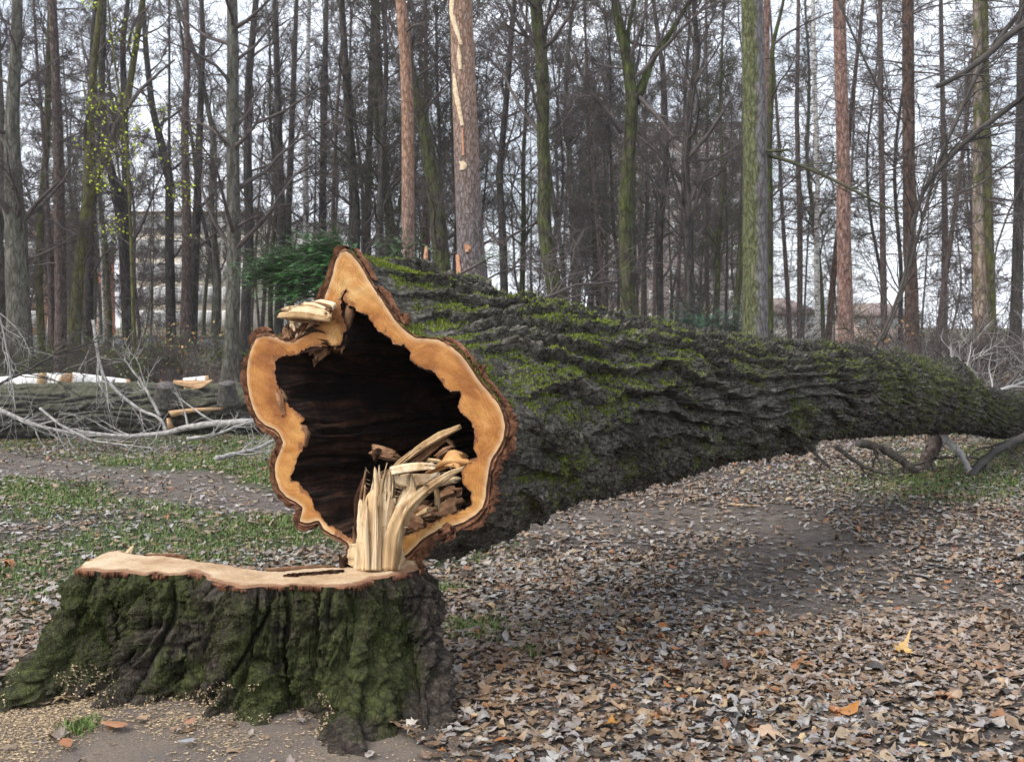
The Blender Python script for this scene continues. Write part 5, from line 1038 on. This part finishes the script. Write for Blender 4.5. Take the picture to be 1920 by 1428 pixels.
def put_shrub(k, X, Y, s, where):
    o = sh[k] if sf[k] else copy_tree(sh[k]); sf[k] = False; o.location = (X, Y, float(gh(np.array(X), np.array(Y)))); o.scale = (s, s, s * r.uniform(.8, 1.2)); o.rotation_euler = (0, 0, r.uniform(0, 6.28)); px = 960 + X / Y * 2000
    lm = min(LMK, key=lambda t_: abs(t_[0] - px)); side_ = 'left of' if px < lm[0] else 'right of'; near_ = 'closer' if Y < 30 else 'farther'; tag(o, f'{shw[k]}, {near_} one {side_} the {lm[1]}', 'shrub', f'{shw[k]} in the undergrowth')
for q in range(34): Y = r.uniform(24, 42); put_shrub(int(r.choice(5, p=[.3, .1, .35, .1, .15])), r.uniform(-.5, -.22) * Y, Y, r.uniform(.7, 1.2), 'in the undergrowth behind the log pile')
for q in range(34): Y = r.uniform(19, 40); put_shrub(int(r.choice(5, p=[.35, .25, .08, .2, .12])), r.uniform(.26, .56) * Y, Y, r.uniform(.8, 1.4), 'in the thicket at the far right')
for q in range(40): Y = r.uniform(26, 46); put_shrub(int(r.choice(5, p=[.35, .15, .15, .25, .1])), r.uniform(-.2, .28) * Y, Y, r.uniform(.9, 1.5), 'behind the fallen trunk')
# ------------------------------------------------ evergreen sprays and bushes
def yew(name, spots_, label, cat, n, colr, sd, size=.10, droop=-.02, stem=None):
    base = at(stem[0], stem[1], stem[2]); g = float(gh(np.array(base[0]), np.array(base[1]))); root = empty(name, (base[0], base[1], g), label, cat); rl = np.array(root.location); mb = MB(); Vs, Fs, Cs, n0 = [], [], [], 0
    V, fs = tubes(np.array([[[base[0], base[1], g - .1], [base[0] + .1, base[1], g + .6 * (base[2] - g)], base]]), np.array([[.06, .05, .03]]), 8); mb.add(V, fs)
    for (px, py, Y, rad) in spots_:
        c_ = at(px, py, Y); V, fs = tubes(np.linspace(base, c_, 5)[None], np.linspace(.025, .008, 5)[None], 5); mb.add(V, fs)
        m = int(n * rad * rad); S = c_ + rng.normal(0, rad * .42, (m, 3)) * [1, .8, .6]; az = np.arctan2(S[:, 1] - base[1], S[:, 0] - base[0]) + rng.normal(0, .6, m)
        D = np.stack([np.cos(az), np.sin(az), rng.uniform(-.35, .45, m)], -1); L_ = grow(S, D, rng.uniform(.10, .3, m), 5, .1, droop); V, fs = tubes(L_, np.full((m, 5), .0022), 3, False); mb.add(V, fs)
        # needles: flat pairs along each twig
        k = 26; t = np.linspace(0, .999, k) * 4; i = t.astype(int); f = (t - i)[None, :, None]; Pn = L_[:, i] * (1 - f) + L_[:, np.minimum(i + 1, 4)] * f; T_ = L_[:, np.minimum(i + 1, 4)] - L_[:, i]; T_ /= np.linalg.norm(T_, axis=2)[..., None] + 1e-9
        sd_ = np.cross(T_, [0, 0, 1.]); sd_ /= np.linalg.norm(sd_, axis=2)[..., None] + 1e-9; sd_ = sd_ * np.where(np.arange(k) % 2, 1, -1)[None, :, None]; ln = size * .28 * rng.uniform(.7, 1.2, Pn.shape[:2])[..., None]
        tip = Pn + (sd_ + T_ * .5 + rng.normal(0, .15, Pn.shape)) * ln; w_ = T_ * .004; V = np.stack([Pn - w_, Pn + w_, tip], 2).reshape(-1, 3); Vs.append(V); Fs.append(np.arange(len(V)).reshape(-1, 3) + n0); n0 += len(V)
        Cs.append(np.repeat(np.array(colr) * rng.uniform(.45, 1.5, (len(V) // 3, 1)), 3, 0))
    mb.build('stems', TWIG, root).location = -rl; mesh('foliage', np.concatenate(Vs) - rl, [np.concatenate(Fs)], FOL, root, colors=np.concatenate(Cs)); return root
yew('yew_bush', [(505, 510, 9.6, .22), (540, 500, 9.5, .26), (575, 495, 9.4, .30), (600, 478, 9.5, .28), (620, 520, 9.3, .3), (585, 535, 9.4, .26), (640, 480, 9.5, .22), (628, 455, 9.6, .2), (560, 555, 9.4, .18), (550, 520, 9.5, .24)], 'dark green yew sprays left of the peak of the butt', 'yew bush', 2600, (.11, .34, .085), .2, stem=(690, 560, 9.6))
yew('small_yew', [(745, 450, 12., .18), (760, 470, 12, .22), (770, 500, 12, .2), (735, 480, 12, .16), (788, 520, 12, .16), (905, 492, 12.6, .16), (925, 480, 12.6, .10)], 'grey green yew tips just above the mossy trunk beside the pine', 'yew bush', 1100, (.11, .22, .085), .2, stem=(775, 560, 12.2))
yew('spruce_bush', [(1300, 600, 27, .8), (1345, 605, 27, .9), (1280, 615, 27, .6), (1375, 610, 27, .6), (1320, 625, 26.5, .8)], 'low dark green spruce thicket left of the big grey trunk', 'evergreen bush', 330, (.04, .13, .07), .4, size=.26, stem=(1330, 640, 27))
# ------------------------------------------------ log pile on the left
def logmesh(A, B, r0, r1, root, mat, seed, name='bark', n=520, m=220, amp=.05, furrow=True):
    A, B = np.array(A, float), np.array(B, float); T = B - A; L_ = np.linalg.norm(T); T /= L_; s1 = np.cross(T, [0, 0, 1.]); s1 /= np.linalg.norm(s1); s2 = np.cross(s1, T)
    u = np.linspace(0, 1, n)[:, None]; q = (np.arange(m) * 2 * PI / m)[None]; rr = r0 + (r1 - r0) * u; cx, cy = np.cos(q) * r0 + 0 * u, np.sin(q) * r0 + 0 * u; v = u * L_ + 0 * q
    h = np.clip(np.abs(pn(cx * 9 + seed, cy * 9, v * 1.6)) / .15, 0, 1) ** .6 + .4 * fbm(cx * 14, cy * 14 + seed, v * 9, 3) + .3 * pn(cx * 2, cy * 2, v + seed) - .6 if furrow else .4 * fbm(cx * 5, cy * 5, v * 2, 3)
    R_ = rr + amp * h; P = A + T * (u * L_)[..., None] if False else (A[None, None] + T[None, None] * (u * L_)[..., None]) + s1 * (np.cos(q) * R_)[..., None] + s2 * (np.sin(q) * R_)[..., None]
    pm(name, P, [grid_faces(n, m)], mat, root, smooth=True); return T, s1, s2
def endcap(c_, nrm, r_, root, mat, name='sawn_end', off=.004):
    nrm = np.array(nrm, float); nrm /= np.linalg.norm(nrm); s1 = np.cross(nrm, [0, 0, 1.]); s1 = s1 / np.linalg.norm(s1) if np.linalg.norm(s1) > .1 else np.array([1., 0, 0]); s2 = np.cross(s1, nrm)
    q = np.arange(40) * 2 * PI / 40; rad = r_ * (1 + .06 * pn(np.cos(q) * 2, np.sin(q) * 2, r_ * 9)); ring = c_ + nrm * off + (np.cos(q) * rad)[:, None] * s1 + (np.sin(q) * rad)[:, None] * s2; ring2 = ring - nrm * .06
    V = np.vstack([ring2, ring, c_ + nrm * off]); pm(name, V, [grid_faces(2, 40), np.stack([40 + np.arange(40), 40 + (np.arange(40) + 1) % 40, np.full(40, 80)], -1)], mat, root)
endm = M('cut_end'); v = endm.coord(); endm.base(endm.ramp(endm.noise(v, 12, 5, .7), [(.3, (.25, .15, .08)), (.7, (.55, .38, .22))]), .8); endm = endm.m
oldend = simple('old_cut_end', [(.3, (.04, .032, .032)), (.5, (.10, .085, .08)), (.7, (.19, .165, .16))], 26, bump=.8)
greyb = M('log_bark'); v = greyb.coord(); n1 = greyb.noise(v, 20, 6, .7); c = greyb.ramp(n1, [(.3, (.03, .028, .025)), (.5, (.085, .078, .068)), (.7, (.18, .168, .15))]); mk = greyb.ramp(greyb.math('ADD', greyb.up()[2], greyb.math('MULTIPLY', greyb.noise(v, 2, 5), 1.4)), [(.95, 0.), (1.3, .6)]); c = greyb.mix(mk, c, (.095, .10, .055)); greyb.base(c, .92).bump(greyb.noise(v, 50, 6, .75), .8, .02); greyb = greyb.m
big = empty('felled_log', tuple(at(240, 790, 15.6) * [1, 1, 0]), 'long thick grey log with furrowed bark lying across the clearing on the left', 'log')
A = at(-160, 782, 15.0); B = at(330, 770, 15.9); B2 = at(620, 765, 16.3)
T, s1, s2 = logmesh(A, B, .42, .40, big, greyb, 3, amp=.085)
logmesh(B + [0, .0, 0], B2, .375, .36, big, greyb, 9, amp=.08)
endcap(B + T * .0, T, .40, big, oldend)
for (px, py, rr, mt, nrm) in [(182, 734, .12, oldend, (-.1, -.8, .45)), (310, 722, .13, oldend, (.1, -.35, .9)), (425, 718, .11, oldend, (0, -.3, .95))]:
    c_ = at(px, py, 15.45); nn = np.array(nrm, float); nn /= np.linalg.norm(nn); V, fs = tubes(np.array([[c_ - nn * .3, c_ - nn * .1, c_]]), np.array([[rr * 1.5, rr * 1.15, rr * 1.05]]), 24, False); pm('branch_stub', V, fs, greyb, big, smooth=True); endcap(c_, nn, rr, big, mt, 'stub_end')
# split seam of fresh wood on the log
V = np.array([at(x_, y_, 15.38) for x_, y_ in [(315, 770), (360, 766), (415, 764), (412, 768), (360, 773), (322, 782)]]); pm('split_seam', np.vstack([V, V + [0, .15, 0]]), [grid_faces(2, 6), [[5, 4, 3, 2, 1, 0]]], simple('seam_wood', [(.3, (.40, .22, .11)), (.7, (.62, .42, .24))], 12), big)
pm('split_seam', (lambda V: np.vstack([V, V + [0, .2, 0]]))(np.array([at(x_, y_, 15.4) for x_, y_ in [(312, 784), (316, 784), (322, 804), (314, 806)]])), [grid_faces(2, 4), [[3, 2, 1, 0]]], bpy.data.materials['seam_wood'], big)
def birch(name, a, b, Y0, Y1, r_, label, capa=True):
    A, B = at(*a, Y0), at(*b, Y1); root = empty(name, tuple(A * [1, 1, 0]), label, 'birch log', 'birch logs on the pile'); BM = bpy.data.materials['birch_log']
    T, *_ = logmesh(A, B, r_, r_ * .95, root, BM, a[0], n=60, m=40, amp=.008, furrow=False); endcap(B, T, r_ * .96, root, endm); endcap(A, -T, r_ * .99, root, endm)
BL = M('birch_log'); v = BL.coord((9, 1, 1)); BL.base(BL.ramp(BL.noise(v, 1.5, 5, .7), [(.36, (.04, .035, .03)), (.44, (.60, .58, .55)), (.7, (.78, .76, .73))]), .6)
birch('birch_log', (-60, 730), (85, 716), 16.4, 16.3, .15, 'white birch log at the far left end behind the grey log')
birch('birch_log', (88, 716), (128, 716), 16.5, 16.15, .14, 'short birch log with its tan sawn end showing on the grey log')
birch('birch_log', (134, 716), (240, 728), 16.2, 16.6, .15, 'white birch log in the middle behind the round branch stub')
birch('birch_log', (235, 732), (300, 730), 16.5, 16.6, .10, 'small birch log half hidden between the two dark stubs')
birch('birch_log', (345, 722), (392, 716), 16.3, 16.4, .11, 'white birch log right of the dark stubs with torn tan wood')
sp_ = empty('split_wood', tuple(at(360, 722, 15.9) * [1, 1, 0]), 'torn slab of tan wood lying on top of the grey log', 'wood slab')
for j, L_ in enumerate([[(325, 716), (360, 720), (395, 716)], [(345, 728), (380, 722), (398, 712)], [(335, 752), (345, 738), (362, 722)]]):
    shard('shard', at(np.array(L_)[:, 0], np.array(L_)[:, 1], 15.75), [.04, .08, .02], .03, bpy.data.materials['seam_wood'], sp_, seed=j + 300, jag=.6)
# pale branches lying and standing in front of the log
def limb(name, pts, Y, w_, mat, label, cat='branch', tw=10, tl=.5, up=.0, group=None, w1=.4, sub=6):
    a = np.array(pts, float); Y = np.broadcast_to(np.asarray(Y, float), (len(a),)) if np.ndim(Y) == 0 else np.interp(np.linspace(0, 1, len(a)), np.linspace(0, 1, len(Y)), Y)
    Q = resample(at(a[:, 0], a[:, 1], Y), 30, False); Q[1:-1] += rng.normal(0, w_ * .25, Q[1:-1].shape); 
    for _ in range(2): Q[1:-1] = (Q[:-2] + 2 * Q[1:-1] + Q[2:]) / 4
    Rq = np.linspace(w_, w_ * w1, 30); root = empty(name, tuple(Q[0]), label, cat, group); pm('stem', *(lambda r_: (r_[0], r_[1]))(tubes(Q[None], Rq[None], 8)), mat, root, smooth=True)
    if tw:
        S2, D2, r2, ix, t = children_of(Q[None], Rq[None], tw, .1, 1., rng.uniform(.4, .95, tw)); L2 = grow(S2, D2, rng.uniform(.4, 1.2, tw) * tl, 7, .15, up); R2 = taper(r2 * .45, np.full(tw, .003), 7); mb = MB(); mb.add(*tubes(L2, R2, 4, False))
        S3, D3, r3, ix, t = children_of(L2, R2, sub, .1, 1., rng.uniform(.4, 1., tw * sub)); L3 = grow(S3, D3, rng.uniform(.2, .55, tw * sub) * tl, 5, .18, up); R3 = taper(np.full(tw * sub, .004), np.full(tw * sub, .0016), 5); mb.add(*tubes(L3, R3, 3, False)); mb.build('twigs', mat, root).location = -Q[0]
    return root
bl_ = M('birch_branch'); v = bl_.coord(); bl_.base(bl_.ramp(bl_.noise(v, 14, 5, .7), [(.35, (.13, .12, .11)), (.5, (.34, .32, .30)), (.7, (.50, .48, .45))]), .75); WB = bl_.m
limb('birch_branch', [(-20, 758), (40, 788), (100, 805), (160, 815), (230, 822)], [14.6, 14.2], .035, WB, 'long white branch lying along the foot of the log at far left', tw=9, tl=.7)
limb('birch_branch', [(478, 792), (400, 793), (340, 803), (290, 815), (215, 818), (145, 808)], [13.6, 14.1], .05, WB, 'thickest white branch lying before the log and running to the butt', tw=10, tl=.7)
limb('birch_branch', [(174, 600), (182, 660), (192, 705), (230, 745), (268, 772), (300, 782), (312, 808)], [14.4, 13.9], .022, WB, 'white sapling stem arching up in front of the grey log', tw=12, tl=.8, w1=.9)
limb('birch_branch', [(300, 780), (285, 750), (262, 712), (245, 690), (233, 672)], [14, 14.2], .022, WB, 'shorter white stem crossing the log right of the arched one', tw=9, tl=.6, w1=.35)
limb('birch_branch', [(405, 858), (440, 850), (478, 842), (520, 822), (560, 795)], [11.6, 12.6], .03, WB, 'pale branch lying on the grass just left of the butt', tw=8, tl=.7)
limb('birch_branch', [(350, 822), (400, 817), (440, 800), (470, 792)], [13.2, 13.5], .026, WB, 'pale forked branch under the thickest white branch', tw=6, tl=.4)
limb('birch_branch', [(75, 765), (110, 795), (135, 808), (170, 826), (290, 840)], [14, 13.4], .018, WB, 'thin white twiggy branch crossing the long one at left', tw=14, tl=.7)
limb('twiggy_branch', [(0, 720), (60, 690), (110, 660), (180, 640)], [13.8, 14.2], .02, TWIGD, 'dark arching twigs above the white logs at far left', tw=14, tl=1.)
limb('twiggy_branch', [(-10, 560), (10, 640), (20, 700), (30, 770)], [14, 13.6], .014, TWIGP, 'pale thin stem upright at the left edge of the picture', tw=14, tl=.8)
limb('dry_stick', [(105, 885), (125, 905), (140, 915)], [10.6, 10.3], .012, TWIGD, 'small dark stick on the path at the left', 'stick', tw=2, tl=.2)
limb('dry_stick', [(1440, 930), (1470, 932), (1520, 938)], [10.0, 10.0], .035, SPRUCE, 'short thick stick lying on the leaves beyond the path', 'stick', tw=0)
limb('dry_stick', [(1370, 945), (1400, 948), (1425, 947)], [9.6, 9.5], .014, endm, 'thin pale stick beside the short thick stick', 'stick', tw=0)
limb('dry_stick', [(1240, 925), (1290, 932), (1320, 933)], [10, 10], .012, TWIGD, 'thin dark stick lying in front of the mossy trunk', 'stick', tw=0)
limb('straw', [(1120, 1342), (1145, 1336), (1166, 1326)], [4.36, 4.4], .004, tornw, 'pale straw lying on a tan leaf near the bottom', 'straw', tw=0)
# limbs of the fallen tree that hold it off the ground
def part_limb(name, pts, Y, w0, w1, mat, tw=5, tl=.5):
    a = np.array(pts, float); Q = resample(at(a[:, 0], a[:, 1], np.interp(np.linspace(0, 1, len(a)), np.linspace(0, 1, len(Y)), Y)), 22, False); Q[1:-1] += rng.normal(0, w0 * .12, Q[1:-1].shape); Rq = np.linspace(w0, w1, 22); mb = MB(); mb.add(*tubes(Q[None], Rq[None], 10))
    if tw:
        S2, D2, r2, ix, t = children_of(Q[None], Rq[None], tw, .1, 1., rng.uniform(.5, 1.1, tw)); L2 = grow(S2, D2, rng.uniform(.4, 1.2, tw) * tl, 7, .16, -.02); R2 = taper(r2 * .4, np.full(tw, .004), 7); mb.add(*tubes(L2, R2, 4, False)); S3, D3, r3, ix, t = children_of(L2, R2, 6, .1, 1., rng.uniform(.4, 1., tw * 6)); L3 = grow(S3, D3, rng.uniform(.2, .6, tw * 6) * tl, 5, .18, .0); mb.add(*tubes(L3, taper(np.full(tw * 6, .005), np.full(tw * 6, .002), 5), 3, False))
    o = mb.build(name, mat, tree); o.location = -np.array(tree.location)
part_limb('broken_limb', [(1757, 815), (1748, 845), (1732, 880), (1722, 893)], [11.8, 11.5], .085, .06, SPRUCE, 3)
part_limb('broken_limb', [(1768, 812), (1778, 828), (1800, 850), (1814, 872), (1820, 893)], [11.6, 11.3], .04, .03, TWIGP, 2, .3)
part_limb('broken_limb', [(1940, 810), (1900, 828), (1860, 850), (1835, 872), (1820, 895)], [12.2, 11.2], .05, .04, TWIGD, 5, .6)
part_limb('broken_limb', [(1610, 828), (1655, 842), (1690, 862), (1720, 884)], [11.4, 11.4], .05, .04, TWIGD, 8, .6)
part_limb('broken_limb', [(1565, 834), (1590, 855), (1620, 875), (1660, 888)], [11., 11.], .028, .015, TWIGD, 6, .6)
part_limb('broken_limb', [(1518, 840), (1536, 858), (1556, 874)], [10.6, 10.6], .018, .012, TWIGD, 3, .3)
part_limb('broken_limb', [(1840, 880), (1880, 888), (1930, 884), (1960, 890)], [11.6, 11.8], .03, .02, TWIGD, 6, .5)
part_limb('broken_limb', [(1830, 740), (1870, 735), (1920, 716), (1990, 700)], [13.5, 14.5], .035, .015, TWIGP, 16, 1.2)
part_limb('broken_limb', [(1860, 780), (1890, 720), (1930, 680), (1990, 650)], [13.8, 14.5], .03, .012, TWIG, 22, 1.5)
part_limb('broken_limb', [(1800, 745), (1812, 690), (1818, 668), (1822, 640)], [12.8, 13], .012, .006, TWIGP, 12, .5)
part_limb('broken_limb', [(1640, 700), (1620, 655), (1590, 640), (1578, 625)], [11.4, 12], .012, .006, TWIGG, 6, .5)
# broken limbs hanging in from the right, and the crown brush beyond
HG_ = [('hanging_limb', [(1757, 162), (1800, 142), (1838, 112), (1880, 76), (1960, 15), (2060, -70)], [13, 13.4], .030, 'lower pale ended broken limb pointing left at the top right', 10, .8, 2.),
       ('hanging_limb', [(1640, 655), (1662, 613), (1697, 520), (1711, 417), (1736, 343), (1765, 314), (1809, 265), (1873, 216), (1920, 181), (2010, 120)], [13.4, 13.8], .016, 'long dark limb drooping from the right edge to behind the trunk', 34, 1.1, 2.6),
       ('hanging_limb', [(1655, 640), (1690, 560), (1722, 440), (1760, 300), (1795, 220), (1824, 152), (1868, 74), (1930, 5), (1980, -60)], [13.8, 14.2], .016, 'dark limb sweeping down left from the top right corner', 34, 1.1, 2.2),
       ('hanging_limb', [(1863, 530), (1866, 470), (1890, 400), (1930, 320), (1980, 240)], [13, 13.4], .010, 'thin dark twig hanging at the right edge', 12, .7, 1.5),
       ('hanging_limb', [(1735, 395), (1780, 370), (1830, 350), (1900, 300), (1960, 270)], [12.8, 13], .009, 'fine crossing twig between the drooping limbs', 12, .6, 1.3),
       ('hanging_limb', [(1700, 235), (1660, 190), (1610, 90), (1575, 10), (1560, -50)], [20, 20.2], .012, 'drooping twiggy limb at the top of the reddish pine', 26, .9, 2.2)]
for nm, pts, Y, w_, lb, tw, tl, w1 in HG_:
    limb(nm, pts, Y, w_, TWIGD, lb, 'broken branch', tw=tw, tl=tl, up=-.02, w1=w1)
for j, (px, py, Y) in enumerate([(1890, 660, 17), (1700, 640, 18), (1800, 650, 18.5), (1850, 620, 20), (1640, 640, 20), (1930, 630, 18)]):
    b = at(px, py, Y); put_shrub([0, 1, 3, 0, 1, 3][j], b[0], Y, [1., .9, 1.1, 1.3, .9, 1.2][j], 'in the tangled brush behind the far end of the trunk')
for px, Y, k, sc_ in [(1868, 15.2, 1, .75), (1912, 14.6, 1, .8), (1945, 15.5, 4, .8), (1840, 16.5, 0, .8), (1890, 17.5, 1, 1.)]:
    put_shrub(k, (px - 960) / F * Y, Y, sc_, '')
limb('fallen_branch', [(1000, 566), (1040, 552), (1075, 535), (1110, 532), (1160, 528)], [11, 11.6], .018, TWIG, 'thin branch lying just above the mossy trunk before the mossy trees', tw=14, tl=.8)
limb('fallen_branch', [(900, 530), (950, 505), (1000, 492), (1060, 480)], [12.5, 13], .012, TWIG, 'twiggy branch right of the thick pine base', tw=14, tl=.8)
snag = traced_tree('split_snag', [(797, 620, 14), (797, 540, 11), (798, 480, 9), (799, 462, 4)], 17, rawb, 'pinkish split snag between the two pines', cat='dead tree', zt=0, nb=0, zlo=99, seed=91)
# ------------------------------------------------ buildings beyond the wood
glass = M('window_glass'); glass.base((.36, .36, .35), .5); glass = glass.m
def block(name, px0, px1, ptop, Y, depth, wallc, roofc, label, nwx, nwz, roofh=.8, cat='building', ww=1.3, wh=1.5):
    x0, x1 = (px0 - 960) / F * Y, (px1 - 960) / F * Y; zt = CH + (612 - ptop) / F * Y; root = empty(name, ((x0 + x1) / 2, Y, 0), label, cat); rl = np.array(root.location)
    wm_ = simple(name + '_wall', [(.3, tuple(np.array(wallc) * .85)), (.7, wallc)], .8); mb = MB(); mb.box(x0, x1, Y, Y + depth, -1, zt).build('wall', wm_, root).location = -rl
    mb = MB(); e = .5; V = np.array([(x0 - e, Y - e, zt), (x1 + e, Y - e, zt), (x1 + e, Y + depth + e, zt), (x0 - e, Y + depth + e, zt), (x0 + e * 3, Y + depth / 2, zt + roofh), (x1 - e * 3, Y + depth / 2, zt + roofh)]); mb.add(V, [[(0, 1, 5, 4), (2, 3, 4, 5), (3, 2, 1, 0)], [(1, 2, 5), (3, 0, 4)]]).build('roof', simple(name + '_roof', [(.3, tuple(np.array(roofc) * .8)), (.7, roofc)], .8), root).location = -rl
    frm = simple(name + '_frame', [(.3, (.6, .6, .58)), (.7, (.75, .75, .73))], 2); w0 = None
    for i in range(nwx):
        for k in range(nwz):
            cx = x0 + (i + .5) * (x1 - x0) / nwx; cz = 1.2 + (k + .5) * (zt - 1.2) / nwz
            if w0 is None:
                w0 = MB().box(-ww / 2, ww / 2, -.06, .06, -wh / 2, wh / 2).build('window', frm, root); g0 = MB().box(-ww / 2 + .1, -.05, -.075, 0, -wh / 2 + .1, wh / 2 - .1).box(.05, ww / 2 - .1, -.075, 0, -wh / 2 + .1, wh / 2 - .1).build('pane', glass, w0); o = w0
            else:
                o = w0.copy(); col.objects.link(o); g = g0.copy(); col.objects.link(g); g.parent = o
            o.location = np.array([cx, Y, cz]) - rl
    return root
block('apartment_block', 225, 480, 400, 92, 12, (.72, .64, .52), (.50, .44, .40), 'pale apartment block with windows seen through the left trees', 8, 5)
block('tall_house', -220, 78, 400, 96, 12, (.48, .30, .21), (.30, .16, .11), 'orange brick house behind the trees at the left edge', 8, 5)
block('far_block', 470, 640, 420, 125, 12, (.75, .73, .68), (.6, .6, .6), 'whitish block far behind the yew sprays', 6, 6)
block('brick_tower', 182, 200, 478, 84, 2, (.62, .22, .11), (.45, .18, .10), 'narrow orange brick tower left of the pale apartment block', 1, 3, .6, 'tower', .4, .8)
block('brown_block', 1130, 1392, 235, 125, 14, (.46, .39, .36), (.36, .31, .30), 'tall brownish pink block hidden behind the central trees', 7, 9, ww=.9, wh=1.1)
block('low_house', 1440, 1530, 588, 88, 8, (.66, .62, .58), (.26, .20, .18), 'low white house with a brown roof behind the reddish pine', 4, 1, 1.4, ww=.7, wh=.8)
block('low_house', 1600, 1720, 592, 94, 8, (.55, .42, .36), (.26, .20, .18), 'low pink house with a brown roof behind the dead spruce', 4, 1, 1.2, ww=.7, wh=.8)
wr = empty('concrete_wall', (-24, 66, 0), 'low grey wall behind the trees on the left', 'wall'); tag(wr, kind='thing'); MB().box(-14, 14, 0, .25, -.5, .95).build('wall_panel', simple('concrete', [(.3, (.16, .165, .18)), (.7, (.24, .245, .26))], 2), wr); MB().box(-14.1, 14.1, -.06, .31, .952, 1.03).build('coping', simple('coping', [(.3, (.26, .27, .28)), (.7, (.34, .35, .36))], 2), wr)
by_ = {}
for o in list(col.objects):
    if o.parent is None and o.get('label'): by_.setdefault(o['label'], []).append(o)
for lb_, os_ in by_.items():
    if len(os_) > 1:
        os_.sort(key=lambda o: o.location.x / o.location.y); n_ = len(os_)
        wd = ['left one', 'right one'] if n_ == 2 else ['leftmost', 'middle one', 'rightmost'] if n_ == 3 else ['leftmost', 'second', 'third', 'fourth', 'fifth', 'sixth'][:n_ - 1] + ['rightmost']
        for o, w_ in zip(os_, wd): o['label'] = f'{lb_}, {w_}'
# ------------------------------------------------ air between the trees
hz = bpy.data.materials.new('haze'); hz.use_nodes = True; t = hz.node_tree; t.nodes.remove(t.nodes['Principled BSDF']); pv = t.nodes.new('ShaderNodeVolumePrincipled'); pv.inputs['Color'].default_value = (.86, .87, .90, 1); pv.inputs['Density'].default_value = .0006; pv.inputs['Anisotropy'].default_value = 0.2
t.links.new(pv.outputs[0], t.nodes['Material Output'].inputs['Volume'])
hb = MB().box(-120, 120, -12, 150, -3, 32).build('haze', hz); tag(hb, kind='stuff')
